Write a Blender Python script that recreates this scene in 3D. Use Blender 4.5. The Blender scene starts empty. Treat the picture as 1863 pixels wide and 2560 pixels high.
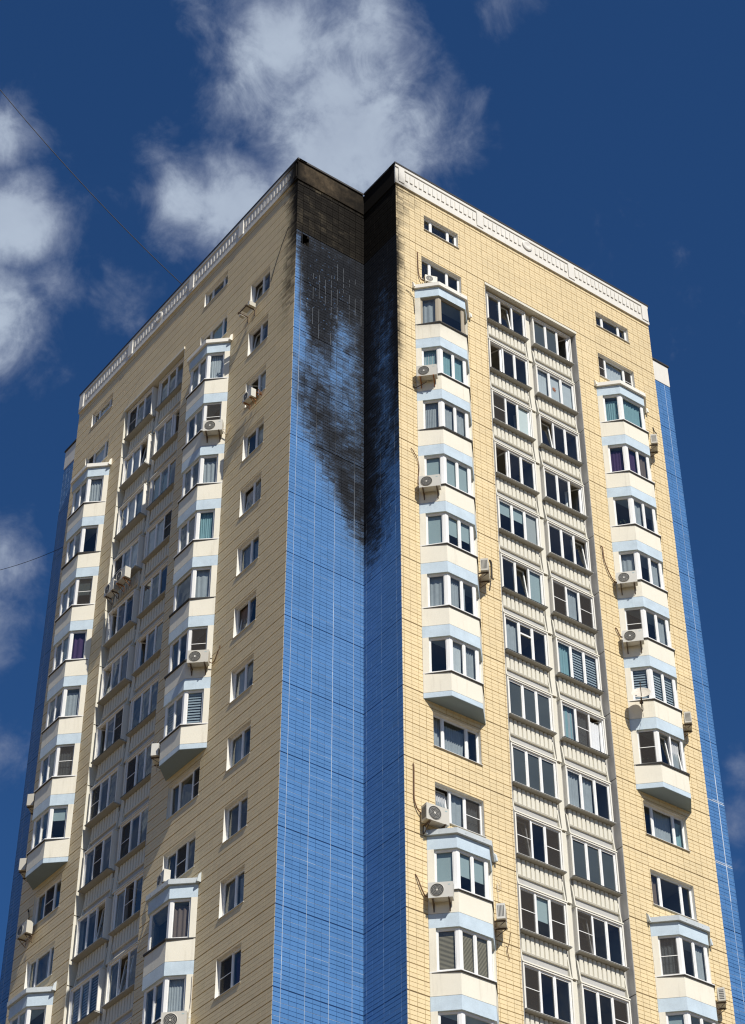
import bpy, math, random
from mathutils import Vector, Matrix, noise

# ------------------------------------------------------------------ camera, sky, sun, exposure
sc = bpy.context.scene
FL = 2.8                       # storey height
K0 = 64.4                      # height of the joint below the attic storey
YD, XA = -2.224, -3.402        # planes of the two tiled facades
WD, WA = 14.147, 17.926
YE, WE = 0.021, 17.48
XF, WF = -2.10, 21.59
CAM = Vector((-34.9633, -47.6973, K0 - 62.7319))
YAW, PITCH, ROLL = 0.63294, 0.70647, 0.00026
FPX, PX, PY, IW, IH = 5177.09, 911.48, 1225.31, 1863.0, 2560.0
SUN_EL, SUN_AZ = math.radians(47.5), math.radians(7.6)

fw = Vector((math.sin(YAW) * math.cos(PITCH), math.cos(YAW) * math.cos(PITCH), math.sin(PITCH)))
rt0 = Vector((math.cos(YAW), -math.sin(YAW), 0)); up0 = rt0.cross(fw)
rt = math.cos(ROLL) * rt0 + math.sin(ROLL) * up0
up = -math.sin(ROLL) * rt0 + math.cos(ROLL) * up0
def ray(u, v):
    return (fw + rt * ((u - PX) / FPX) - up * ((v - PY) / FPX)).normalized()
def project(p):
    d = Vector(p) - CAM; z = d.dot(fw)
    return PX + FPX * d.dot(rt) / z, PY - FPX * d.dot(up) / z

cd = bpy.data.cameras.new('camera'); cam = bpy.data.objects.new('camera', cd)
sc.collection.objects.link(cam); sc.camera = cam
cam.matrix_world = Matrix(((rt.x, up.x, -fw.x, CAM.x), (rt.y, up.y, -fw.y, CAM.y), (rt.z, up.z, -fw.z, CAM.z), (0, 0, 0, 1)))
cd.sensor_fit = 'VERTICAL'; cd.sensor_height = 36.0; cd.lens = FPX / IH * 36.0
cd.shift_x = (IW / 2 - PX) / IH; cd.shift_y = (PY - IH / 2) / IH
cd.clip_start = 0.5; cd.clip_end = 5000

class NT:
    """tiny node-tree helper"""
    def __init__(s, tree): s.t = tree; s.n = tree.nodes; s.l = tree.links
    def new(s, typ, **kw):
        nd = s.n.new(typ)
        for k, v in kw.items(): setattr(nd, k, v)
        return nd
    def put(s, sock, v):
        if isinstance(v, bpy.types.NodeSocket): s.l.new(v, sock)
        elif v is not None: sock.default_value = v
    def math(s, op, a, b=None, c=None, clamp=False):
        nd = s.new('ShaderNodeMath', operation=op, use_clamp=clamp)
        for i, v in enumerate((a, b, c)):
            if v is not None: s.put(nd.inputs[i], v)
        return nd.outputs[0]
    def vmath(s, op, a, b=None, out=0):
        nd = s.new('ShaderNodeVectorMath', operation=op)
        s.put(nd.inputs[0], a)
        if b is not None: s.put(nd.inputs[1], b)
        return nd.outputs[out]
    def noise(s, vec, scale, detail=4, rough=0.55, dist=0.0):
        nd = s.new('ShaderNodeTexNoise')
        s.put(nd.inputs['Vector'], vec); nd.inputs['Scale'].default_value = scale
        nd.inputs['Detail'].default_value = detail; nd.inputs['Roughness'].default_value = rough
        nd.inputs['Distortion'].default_value = dist
        return nd.outputs['Fac']
    def smooth(s, v, a, b, lo=0.0, hi=1.0):
        nd = s.new('ShaderNodeMapRange', interpolation_type='SMOOTHSTEP')
        s.put(nd.inputs[0], v)
        for i, x in enumerate((a, b, lo, hi)): s.put(nd.inputs[i + 1], x)
        return nd.outputs[0]
    def mix(s, f, a, b, blend='MIX'):
        nd = s.new('ShaderNodeMix', data_type='RGBA', blend_type=blend)
        s.put(nd.inputs[0], f)
        for sock, v in ((nd.inputs[6], a), (nd.inputs[7], b)):
            if isinstance(v, tuple) and len(v) == 3: v = (*v, 1)
            s.put(sock, v)
        return nd.outputs[2]

world = bpy.data.worlds.new('World'); sc.world = world; world.use_nodes = True
w = NT(world.node_tree); w.n.clear()
sky = w.new('ShaderNodeTexSky', sky_type='NISHITA')
sky.sun_disc = False; sky.sun_elevation = SUN_EL; sky.sun_rotation = math.pi + SUN_AZ
sky.altitude = 200; sky.air_density = 1.0; sky.dust_density = 0.3; sky.ozone_density = 4.0
dirv = w.new('ShaderNodeTexCoord').outputs['Generated']
n1 = w.noise(dirv, 9.0, 10, 0.60, 0.35)
n2 = w.noise(w.vmath('ADD', dirv, (3.1, 1.7, 0.4)), 34.0, 9, 0.64, 0.45)
n4 = w.noise(w.vmath('ADD', dirv, (1.3, 4.4, 2.0)), 80.0, 6, 0.62, 0.3)
n3 = w.noise(w.vmath('ADD', dirv, (7.3, 2.2, 5.1)), 3.2, 3, 0.5)
cov = w.math('ADD', w.math('ADD', w.math('MULTIPLY', n1, 0.50), w.math('MULTIPLY', n2, 0.38)), w.math('MULTIPLY', n4, 0.12))
# drifts of cloud, given by their bearing in the sky (direction, angular size, weight)
CLOUDS = [(700, 130, 230, .36), (850, 300, 270, .38), (1020, 330, 200, .30), (930, 90, 230, .30), (600, 500, 150, .36), (470, 490, 120, .30),
          (760, 470, 180, .32), (1250, 0, 150, .235), (400, 370, 80, .17), (530, 60, 130, .20), (1170, 260, 90, .18),
          (-10, 340, 110, .32), (15, 560, 150, .37), (-40, 790, 190, .37), (120, 720, 105, .23), (290, 760, 120, .15), (10, 1400, 110, .28),
          (-20, 1560, 130, .18), (10, 1900, 100, .17), (1850, 2060, 90, .24), (1850, 1930, 70, .18), (1840, 2150, 50, .14)]
acc = None
for (u, v, r, wt) in CLOUDS:
    d = w.vmath('DISTANCE', dirv, tuple(ray(u, v)), out=1)
    q = w.math('DIVIDE', d, r / FPX)
    g = w.math('MULTIPLY', w.math('EXPONENT', w.math('MULTIPLY', w.math('MULTIPLY', q, q), -1.0)), wt * 1.12)
    acc = g if acc is None else w.math('MAXIMUM', acc, g)
# unseen rest of the sky: broken cloud, cover raised for grey window reflections
rest = w.math('MULTIPLY', w.smooth(n3, 0.46, 0.62), 0.24)
axis = tuple(ray(IW / 2, IH / 2))
away = w.smooth(w.vmath('DISTANCE', dirv, axis, out=1), 0.33, 0.45)
acc = w.math('MAXIMUM', acc, w.math('MULTIPLY', rest, away))
dens = w.math('ADD', cov, acc)
alpha = w.smooth(dens, 0.60, 0.90)
body = w.smooth(dens, 0.66, 0.95)
shade = w.math('ADD', w.math('MULTIPLY', w.noise(dirv, 17.0, 5, 0.55), 0.9), w.math('MULTIPLY', body, 0.55))
skyc = w.vmath('MULTIPLY', sky.outputs[0], (0.43, 0.84, 1.26))
cloudc = w.mix(w.smooth(shade, 0.45, 1.15), (3.9, 4.7, 6.7), (7.6, 8.9, 10.8))
final = w.mix(w.math('MULTIPLY', alpha, 0.95), skyc, cloudc)
bg = w.new('ShaderNodeBackground'); w.l.new(final, bg.inputs[0]); bg.inputs[1].default_value = 0.0535
w.l.new(bg.outputs[0], w.new('ShaderNodeOutputWorld').inputs[0])

sl = bpy.data.lights.new('sun', 'SUN'); sl.energy = 4.9; sl.angle = math.radians(0.53); sl.color = (1.0, 0.945, 0.85)
sun = bpy.data.objects.new('sun', sl); sc.collection.objects.link(sun)
to_sun = Vector((-math.sin(SUN_AZ) * math.cos(SUN_EL), -math.cos(SUN_AZ) * math.cos(SUN_EL), math.sin(SUN_EL)))
sun.location = to_sun * 150; sun.rotation_euler = to_sun.to_track_quat('Z', 'Y').to_euler()

vs = sc.view_settings
vs.view_transform = 'Standard'; vs.look = 'None'; vs.exposure = 0.20; vs.gamma = 1.0; vs.use_curve_mapping = False
sc.render.engine = 'CYCLES'
sc.cycles.use_denoising = True; sc.cycles.filter_width = 1.2
sc.cycles.max_bounces = 7; sc.cycles.transparent_max_bounces = 12; sc.cycles.caustics_reflective = False; sc.cycles.caustics_refractive = False
sc.cycles.sample_clamp_indirect = 8
COL = sc.collection
rng = random.Random(11)

# ------------------------------------------------------------------ materials
MAT = {}
def material(name, col, rough=0.7, var=0.12, vscale=1.3, streak=0.0, dirt=(0.16, 0.13, 0.10), spec=0.35, fine=0.05, metal=0.0, bump=0.0, bscale=40, soot=False, tint=False, flecks=False, tintamt=0.22, sootmid=(0.075, 0.055, 0.038), sootend=(0.013, 0.0115, 0.010)):
    m = bpy.data.materials.new(name); m.use_nodes = True
    t = NT(m.node_tree); t.n.clear()
    pos = t.new('ShaderNodeNewGeometry').outputs['Position']
    big = t.noise(pos, vscale, 5, 0.6)
    fin = t.noise(pos, vscale * 17, 3, 0.6)
    f = t.math('ADD', t.math('MULTIPLY', t.math('SUBTRACT', big, 0.5), var * 2), t.math('MULTIPLY', t.math('SUBTRACT', fin, 0.5), fine * 2))
    f = t.math('ADD', f, 1.0)
    if tint:
        at = t.new('ShaderNodeAttribute', attribute_name='tint').outputs['Fac']
        f = t.math('MULTIPLY', f, t.math('ADD', 1.0, t.math('MULTIPLY', t.math('SUBTRACT', at, 0.5), tintamt)))
    c = t.vmath('SCALE', (*col[:3],)); t.put(c.node.inputs['Scale'], f)
    if streak:
        st = t.noise(t.vmath('MULTIPLY', pos, (5.5, 5.5, 0.55)), 1.0, 5, 0.65)
        c = t.mix(t.math('MULTIPLY', t.smooth(st, 0.52, 0.78), streak), c, dirt)
    rgh = rough
    if name == 'unit_plastic':
        oi = t.new('ShaderNodeObjectInfo').outputs['Random']
        c = t.mix(oi, c, t.mix(0.55, c, (0.36, 0.32, 0.24)))
    if soot:
        so = t.new('ShaderNodeAttribute', attribute_name='soot').outputs['Fac']
        na = t.noise(pos, 1.7, 6, 0.65, 0.3)
        nb = t.noise(t.vmath('MULTIPLY', pos, (2.2, 2.2, 15) if flecks else (9, 9, 5)), 1.0, 4, 0.7)
        if flecks: nb = t.math('ADD', nb, t.math('MULTIPLY', t.math('SUBTRACT', t.noise(pos, 19.0, 3, 0.7), 0.5), 0.8))
        hump = t.math('MULTIPLY', t.math('MULTIPLY', so, t.math('SUBTRACT', 1.12, so)), 4.0)      # strongest at half-burnt places
        so2 = t.math('ADD', so, t.math('MULTIPLY', hump, t.math('ADD', t.math('MULTIPLY', t.math('SUBTRACT', na, 0.5), 0.62 if flecks else 0.34), t.math('MULTIPLY', t.math('SUBTRACT', nb, 0.5), 0.52 if flecks else 0.12))))
        if flecks:
            ch = t.new('ShaderNodeAttribute', attribute_name='char').outputs['Fac']
            fl = t.smooth(t.noise(t.vmath('MULTIPLY', pos, (7, 7, 11)), 1.0, 3, 0.7), 0.60, 0.68)
            so2 = t.math('SUBTRACT', so2, t.math('MULTIPLY', t.math('MULTIPLY', fl, ch), 0.62))
            so2 = t.math('SUBTRACT', so2, t.math('MULTIPLY', t.math('MULTIPLY', t.smooth(t.noise(pos, 5.0, 4, 0.7), 0.45, 0.75), ch), 0.30))
        so2 = t.smooth(so2, 0.0, 1.0)
        c = t.mix(t.math('MULTIPLY', t.smooth(so2, 0.0, 0.75), 0.55), c, t.mix(0.62, c, sootmid))
        c = t.mix(t.smooth(so2, 0.15, 0.95), c, sootend)
        rgh = t.math('ADD', rough, t.math('MULTIPLY', so2, 0.45), clamp=True)
        spec = t.math('MULTIPLY', spec, t.math('SUBTRACT', 1.0, t.math('MULTIPLY', so2, 0.93)))
    b = t.new('ShaderNodeBsdfPrincipled')
    t.put(b.inputs['Base Color'], c); t.put(b.inputs['Roughness'], rgh); t.put(b.inputs['Metallic'], metal); t.put(b.inputs['Specular IOR Level'], spec)
    if bump:
        bn = t.new('ShaderNodeBump'); bn.inputs['Strength'].default_value = bump; bn.inputs['Distance'].default_value = 0.01
        t.l.new(t.noise(pos, bscale, 4, 0.6), bn.inputs['Height']); t.l.new(bn.outputs[0], b.inputs['Normal'])
    t.l.new(b.outputs[0], t.new('ShaderNodeOutputMaterial').inputs[0])
    MAT[name] = m
    return m

material('yellow_tile', (0.725, 0.59, 0.355), 0.42, 0.08, 0.35, streak=0.10, tint=True, soot=True, tintamt=0.15)
material('blue_tile', (0.076, 0.195, 0.42), 0.33, 0.10, 0.5, tint=True, soot=True, flecks=True, spec=0.45, sootmid=(0.04, 0.045, 0.058), sootend=(0.016, 0.018, 0.023))
material('yellow_grout', (0.31, 0.24, 0.145), 0.9, 0.2, 2.0, soot=True)
material('blue_grout', (0.045, 0.115, 0.27), 0.9, 0.2, 2.0, soot=True)
material('pale_mortar', (0.46, 0.53, 0.62), 0.9, 0.35, 2.5, fine=0.3, soot=True)
material('white_fascia', (0.68, 0.66, 0.61), 0.75, 0.10, 0.8, streak=0.25, dirt=(0.36, 0.33, 0.28), soot=True, bump=0.2)
material('brown_fascia', (0.30, 0.22, 0.13), 0.8, 0.08, 0.8, streak=0.15, soot=True)
material('roof_metal', (0.035, 0.033, 0.032), 0.55, 0.2, 1.0, metal=0.2)
material('cream_stucco', (0.75, 0.715, 0.61), 0.85, 0.08, 1.1, streak=0.32, dirt=(0.44, 0.40, 0.32), soot=True, bump=0.4, bscale=60)
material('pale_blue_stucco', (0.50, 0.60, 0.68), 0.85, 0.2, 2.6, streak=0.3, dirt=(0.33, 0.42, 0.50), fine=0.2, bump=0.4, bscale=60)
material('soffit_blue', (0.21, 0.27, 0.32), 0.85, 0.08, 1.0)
material('ledge_concrete', (0.50, 0.545, 0.57), 0.9, 0.14, 2.5, streak=0.35, dirt=(0.24, 0.25, 0.25), fine=0.12, bump=0.5)
material('loggia_concrete', (0.66, 0.635, 0.545), 0.9, 0.07, 0.9, streak=0.16, dirt=(0.30, 0.27, 0.22), bump=0.4)
material('grey_concrete', (0.44, 0.435, 0.42), 0.9, 0.10, 0.9, streak=0.2, bump=0.4)
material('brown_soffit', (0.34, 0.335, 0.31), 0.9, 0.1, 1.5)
material('white_plaster', (0.74, 0.72, 0.66), 0.8, 0.06, 1.0, streak=0.12, bump=0.2)
material('white_plastic', (0.80, 0.80, 0.785), 0.35, 0.04, 1.5, streak=0.05, spec=0.5)
material('brown_frame', (0.38, 0.33, 0.25), 0.5, 0.1, 1.5)
material('sill_metal', (0.60, 0.60, 0.58), 0.5, 0.1, 1.5)
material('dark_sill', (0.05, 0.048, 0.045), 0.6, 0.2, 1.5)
material('room_wall', (0.26, 0.235, 0.20), 0.9, 0.3, 0.35)
material('sheer_curtain', (0.62, 0.64, 0.66), 0.9, 0.12, 3.0)
material('lace_curtain', (0.42, 0.44, 0.46), 0.9, 0.2, 4.0)
material('teal_curtain', (0.27, 0.43, 0.46), 0.9, 0.12, 3.0)
material('purple_curtain', (0.075, 0.035, 0.105), 0.9, 0.15, 3.0)
material('brown_curtain', (0.19, 0.14, 0.12), 0.9, 0.15, 3.0)
material('roller_blind', (0.40, 0.48, 0.49), 0.85, 0.05, 1.0)
material('grey_blind', (0.47, 0.48, 0.47), 0.85, 0.05, 1.0)
material('zebra_blind', (0.42, 0.48, 0.53), 0.85, 0.05, 1.0)
material('slat_blind', (0.36, 0.30, 0.21), 0.7, 0.1, 1.0)
material('grey_film', (0.085, 0.09, 0.085), 0.5, 0.35, 0.6)
material('plant_leaf', (0.06, 0.10, 0.04), 0.7, 0.3, 6.0)
material('orange_star', (0.55, 0.17, 0.05), 0.7, 0.1, 3.0)
material('unit_plastic', (0.62, 0.61, 0.565), 0.5, 0.05, 3.0, streak=0.12)
material('unit_grille', (0.055, 0.055, 0.052), 0.6, 0.1, 3.0)
material('bracket_steel', (0.12, 0.085, 0.06), 0.7, 0.3, 8.0, metal=0.3)
material('rust_steel', (0.30, 0.13, 0.05), 0.8, 0.3, 8.0)
material('black_rubber', (0.025, 0.020, 0.016), 0.7, 0.2, 5.0)
material('brown_pipe', (0.16, 0.085, 0.045), 0.8, 0.3, 6.0)
material('pale_cable', (0.55, 0.50, 0.42), 0.7, 0.1, 5.0)
material('dish_paint', (0.58, 0.54, 0.47), 0.5, 0.18, 7.0, streak=0.4, dirt=(0.42, 0.27, 0.14))
material('void', (0.006, 0.006, 0.006), 0.95, 0.1, 4.0)
material('ground_warm_bounce', (0.17, 0.125, 0.07), 0.95, 0.25, 0.15, bump=0.5, bscale=8)  # unseen ground, warm tint chosen for the light it bounces onto shaded walls
material('cable_black', (0.02, 0.02, 0.022), 0.6, 0.1, 3.0)

def glass_mat(name, trans, boost, refl=(1, 1, 1)):
    m = bpy.data.materials.new(name); m.use_nodes = True
    t = NT(m.node_tree); t.n.clear()
    pos = t.new('ShaderNodeNewGeometry').outputs['Position']
    bn = t.new('ShaderNodeBump'); bn.inputs['Strength'].default_value = 0.4; bn.inputs['Distance'].default_value = 0.02
    t.l.new(t.noise(pos, 1.1, 2, 0.5), bn.inputs['Height'])
    inc = t.new('ShaderNodeNewGeometry').outputs['Incoming']
    cosv = t.math('ABSOLUTE', t.vmath('DOT_PRODUCT', inc, bn.outputs[0], out=1))
    fr = t.math('ADD', 0.045, t.math('MULTIPLY', t.math('POWER', t.math('SUBTRACT', 1.0, cosv, clamp=True), 5.0), 0.95))
    gl = t.new('ShaderNodeBsdfGlossy'); gl.inputs['Roughness'].default_value = 0.02; gl.inputs['Color'].default_value = (*refl, 1); t.l.new(bn.outputs[0], gl.inputs['Normal'])
    tr = t.new('ShaderNodeBsdfTransparent'); tr.inputs['Color'].default_value = (*trans, 1)
    mx = t.new('ShaderNodeMixShader')
    t.l.new(t.math('MULTIPLY', fr, boost, clamp=True), mx.inputs[0]); t.l.new(tr.outputs[0], mx.inputs[1]); t.l.new(gl.outputs[0], mx.inputs[2])
    t.l.new(mx.outputs[0], t.new('ShaderNodeOutputMaterial').inputs[0])
    MAT[name] = m
glass_mat('glass', (0.78, 0.83, 0.84), 1.7, (0.98, 1.0, 0.94))
glass_mat('film_glass', (0.32, 0.34, 0.34), 2.0, (0.90, 1.0, 0.96))
def screen_mat():
    m = bpy.data.materials.new('insect_mesh'); m.use_nodes = True
    t = NT(m.node_tree); t.n.clear()
    d = t.new('ShaderNodeBsdfDiffuse'); d.inputs[0].default_value = (0.055, 0.05, 0.046, 1)
    tr = t.new('ShaderNodeBsdfTransparent'); mx = t.new('ShaderNodeMixShader'); mx.inputs[0].default_value = 0.62
    t.l.new(tr.outputs[0], mx.inputs[1]); t.l.new(d.outputs[0], mx.inputs[2])
    t.l.new(mx.outputs[0], t.new('ShaderNodeOutputMaterial').inputs[0]); MAT['insect_mesh'] = m
screen_mat()

# ------------------------------------------------------------------ geometry helpers
# wall-local coordinates: s along the wall (away from the burnt corner), i inwards, z up
WALL = {'D': ('x', YD), 'B': ('x', 0.0), 'E': ('x', YE), 'A': ('y', XA), 'C': ('y', 0.0), 'F': ('y', XF)}
def wpos(wall, s, i, z):
    ax, off = WALL[wall]
    return Vector((s, off + i, z)) if ax == 'x' else Vector((off + i, s, z))
def wdir(wall, s, i, z):
    return Vector((s, i, z)) if WALL[wall][0] == 'x' else Vector((i, s, z))
def Z(k): return K0 - FL * k

class MB:
    def __init__(s): s.v = []; s.f = []; s.m = []; s.slot = 0
    def face(s, pts):
        n = len(s.v); s.v += [tuple(p) for p in pts]; s.f.append(tuple(range(n, n + len(pts)))); s.m.append(s.slot); return s
    def box(s, a0, a1, b0, b1, c0, c1):
        n = len(s.v)
        s.v += [(a0, b0, c0), (a1, b0, c0), (a1, b1, c0), (a0, b1, c0), (a0, b0, c1), (a1, b0, c1), (a1, b1, c1), (a0, b1, c1)]
        s.f += [(n, n + 3, n + 2, n + 1), (n + 4, n + 5, n + 6, n + 7), (n, n + 1, n + 5, n + 4), (n + 1, n + 2, n + 6, n + 5), (n + 2, n + 3, n + 7, n + 6), (n + 3, n, n + 4, n + 7)]
        s.m += [s.slot] * 6; return s
    def prism(s, poly, c0, c1):
        n = len(s.v); k = len(poly)
        s.v += [(p[0], p[1], c0) for p in poly] + [(p[0], p[1], c1) for p in poly]
        s.f += [tuple(n + j for j in reversed(range(k))), tuple(n + k + j for j in range(k))]
        s.f += [(n + j, n + (j + 1) % k, n + k + (j + 1) % k, n + k + j) for j in range(k)]
        s.m += [s.slot] * (k + 2); return s
    def hexa(s, p):            # eight corners, bottom four then top four
        n = len(s.v); s.v += [tuple(q) for q in p]
        s.f += [(n, n + 3, n + 2, n + 1), (n + 4, n + 5, n + 6, n + 7), (n, n + 1, n + 5, n + 4), (n + 1, n + 2, n + 6, n + 5), (n + 2, n + 3, n + 7, n + 6), (n + 3, n, n + 4, n + 7)]
        s.m += [s.slot] * 6; return s
    def tube(s, path, r, n=6):
        path = [Vector(p) for p in path]; rings = []
        for j, p in enumerate(path):
            d = (path[min(j + 1, len(path) - 1)] - path[max(j - 1, 0)]).normalized()
            a = d.cross(Vector((0, 0, 1)) if abs(d.z) < 0.9 else Vector((1, 0, 0))).normalized(); b = d.cross(a)
            base = len(s.v)
            s.v += [tuple(p + (a * math.cos(2 * math.pi * q / n) + b * math.sin(2 * math.pi * q / n)) * r) for q in range(n)]
            rings.append(base)
        for a0, b0 in zip(rings, rings[1:]):
            for q in range(n): s.f.append((a0 + q, a0 + (q + 1) % n, b0 + (q + 1) % n, b0 + q)); s.m.append(s.slot)
        for base in (rings[0], rings[-1]): s.f.append(tuple(base + q for q in range(n))); s.m.append(s.slot)
        return s
    def disc(s, c, r, ax, n=20, depth=0.0):   # ring of faces round an axis ('b' = second coordinate)
        pts = [(c[0] + r * math.cos(2 * math.pi * q / n), c[1], c[2] + r * math.sin(2 * math.pi * q / n)) for q in range(n)]
        s.face(pts)
        if depth:
            pts2 = [(p[0], p[1] + depth, p[2]) for p in pts]
            for q in range(n): s.face([pts[q], pts[(q + 1) % n], pts2[(q + 1) % n], pts2[q]])
        return s

def mesh_of(name, mb, mats, wall=None, org=(0, 0, 0)):
    me = bpy.data.meshes.new(name)
    if wall: vs_ = [tuple(wdir(wall, *v)) for v in mb.v]
    else: vs_ = mb.v
    me.from_pydata(vs_, [], mb.f)
    for m in (mats if isinstance(mats, (list, tuple)) else [mats]): me.materials.append(MAT[m])
    if any(mb.m): me.polygons.foreach_set('material_index', mb.m)
    me.update(); me.validate()
    return me
def put(name, me, parent=None, loc=(0, 0, 0), rot=None):
    o = bpy.data.objects.new(name, me); COL.objects.link(o)
    o.parent = parent; o.location = loc
    if rot is not None: o.rotation_euler = rot
    return o
CACHE = {}
def part(name, mb, mats, parent, wall=None, at=None, key=None):
    """wall-local mesh builder -> object; 'at' = wall-local origin (s, i, z). 'key' shares mesh data between alike pieces"""
    loc = (0, 0, 0)
    if wall:
        loc = wpos(wall, *at) if at else wpos(wall, 0, 0, 0)
    if parent is not None and parent.parent is not None: loc = Vector(loc) - parent.location
    ck = (name, key, WALL[wall][0] if wall else None) if key else None
    if ck and ck in CACHE: me = CACHE[ck]
    else:
        me = mesh_of(name, mb() if callable(mb) else mb, mats, wall)
        if ck: CACHE[ck] = me
    return put(name, me, parent, loc)
def thing(name, label, cat, loc=(0, 0, 0), group=None, rz=0.0):
    o = bpy.data.objects.new(name, None); COL.objects.link(o); o.location = loc; o.rotation_euler = (0, 0, rz)
    o.empty_display_size = 0.3; o['label'] = label; o['category'] = cat
    if group: o['group'] = group
    return o

# ------------------------------------------------------------------ setting: the ground
g = MB().face([(-2500, -2500, 0), (2500, -2500, 0), (2500, 2500, 0), (-2500, 2500, 0)])
ground = put('ground', mesh_of('ground', g, 'ground_warm_bounce')); ground['kind'] = 'structure'; ground['label'] = 'unseen paved ground around the foot of the tower, tinted warm for bounce light'

COLW = 0.2957
# ------------------------------------------------------------------ soot left by the fire (a stain with its own shape)
def table(rows, cols, grid, k, t):
    def idx(ax, x):
        if x <= ax[0]: return 0, 0.0
        for j in range(len(ax) - 1):
            if x <= ax[j + 1]: return j, (x - ax[j]) / (ax[j + 1] - ax[j])
        return len(ax) - 2, 1.0
    a, fa = idx(rows, k); b, fb = idx(cols, t)
    g = grid
    return (g[a][b] * (1 - fa) + g[a + 1][b] * fa) * (1 - fb) + (g[a][b + 1] * (1 - fa) + g[a + 1][b + 1] * fa) * fb
SB_c = [0, .13, .3, .5, .68, .85, 1]
SB = {-1.6: (.74, .62, .60, .64, .70, .74, .78), -1.08: (.78, .66, .64, .68, .74, .78, .82), -1.0: (.84, .84, .84, .85, .86, .88, .90), -.5: (.82, .80, .80, .82, .84, .86, .90), -.08: (.80, .80, .82, .82, .82, .84, .88),
      .12: (.62, .8, .84, .84, .84, .84, .86), .3: (.55, .96, 1, 1, 1, .94, .84), .7: (.34, .97, 1, 1, 1, .84, .84), 1.15: (.14, .92, 1, 1, .82, .78, .88), 1.6: (.06, .62, 1, 1, .52, .66, .86),
      2.0: (.06, .34, .78, .76, .45, .52, .82), 2.4: (.2, .46, .55, .52, .42, .48, .76), 2.8: (.38, .62, .64, .56, .48, .50, .74), 3.2: (.34, .66, .74, .70, .60, .58, .72),
      3.6: (.12, .50, .70, .76, .72, .66, .72), 4.0: (.02, .22, .52, .74, .78, .74, .74), 4.4: (0, .03, .26, .56, .78, .80, .80), 4.8: (0, 0, .03, .22, .62, .80, .84),
      5.2: (0, 0, 0, 0, .22, .56, .68), 5.6: (0, 0, 0, 0, .02, .22, .38), 6.0: (0, 0, 0, 0, 0, .06, .2), 6.5: (0,) * 7}
SC_c = [0, .3, .65, 1]
SC = {-1.6: (.95, .92, .9, .9), 0: (.99, .98, .96, .97), 1: (.98, .80, .66, .95), 2: (.98, .76, .56, .90), 3: (.98, .74, .56, .82), 4: (.96, .74, .52, .60), 4.8: (.93, .74, .42, .32),
      5.3: (.76, .68, .44, .16), 5.8: (.36, .46, .22, 0), 6.2: (.10, .08, 0, 0), 6.7: (0, 0, 0, 0)}
SD_c = [0, .25, .6, 1.1, 1.8]
SD = {-1.6: (.22, .10, .06, 0, 0), -1.0: (.56, .48, .42, .34, .08), -.5: (.52, .42, .42, .28, .05), 0: (.60, .40, .20, .08, 0), .5: (.78, .52, .24, .06, 0), 1: (.62, .34, .16, .03, 0), 1.6: (.60, .36, .16, 0, 0),
      2.2: (.62, .40, .18, 0, 0), 2.7: (.5, .2, .04, 0, 0), 3.1: (.25, .12, .06, 0, 0), 3.5: (.08, .08, .08, 0, 0), 4.0: (0,) * 5}
SA_c = [0, .2, .5, .9, 1.4, 2.2]
SA = {-1.6: (.88, .78, .62, .34, .12, 0), -1.0: (.90, .76, .56, .34, .15, .02), -.4: (.88, .72, .54, .32, .14, .02), .2: (.74, .60, .48, .28, .10, 0), .7: (.54, .54, .52, .30, .08, 0), 1.2: (.44, .50, .54, .38, .14, 0), 1.7: (.22, .28, .34, .24, .08, 0),
      2.2: (.16, .18, .2, .12, 0, 0), 2.8: (.06, .06, .05, 0, 0, 0), 3.4: (0,) * 6}
def soot_at(wall, s, k):
    j = 0.10 * (noise.noise(Vector((s * 1.7, k * 2.1, 3.0 if wall == 'B' else 9.0))))
    if wall == 'B' and .8 < k < 2.6: j += .38 * noise.noise(Vector((math.floor((s + 3.1) / COLW) * 3.7, k * 1.3, 5.0)))
    if wall == 'B': return table(list(SB), SB_c, list(SB.values()), k + j, (s + 3.402) / 3.402)
    if wall == 'C': return table(list(SC), SC_c, list(SC.values()), k + j, -s / 2.224)
    if wall == 'D' and s < 3: return table(list(SD), SD_c, list(SD.values()), k + j, s)
    if wall == 'A' and s < 3: return table(list(SA), SA_c, list(SA.values()), k + j, s)
    return 0.0
def char_at(wall, s, k):
    if wall != 'B': return 0.15
    t = (s + 3.402) / 3.402
    c = max(0, 1 - abs(k - .95) / 1.25) * max(0, 1 - abs(t - .42) / .42)
    return min(1.0, c * 2.2)
def soot_attr(me, wall, loc):
    """soot per vertex, read from world position"""
    a = me.attributes.new('soot', 'FLOAT', 'POINT')
    vals = []
    for v in me.vertices:
        p = v.co + Vector(loc)
        s = p.x if WALL[wall][0] == 'x' else p.y
        vals.append(soot_at(wall, s, (K0 - p.z) / FL))
    a.data.foreach_set('value', vals)

# ------------------------------------------------------------------ the tower
tower = thing('apartment_tower', 'yellow and blue tiled high-rise apartment tower with fire-blackened corner', 'building', (0, 0, 0))
KT, KB = -1.077, 13.2          # tiled from the cornice down to just below the picture

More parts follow.
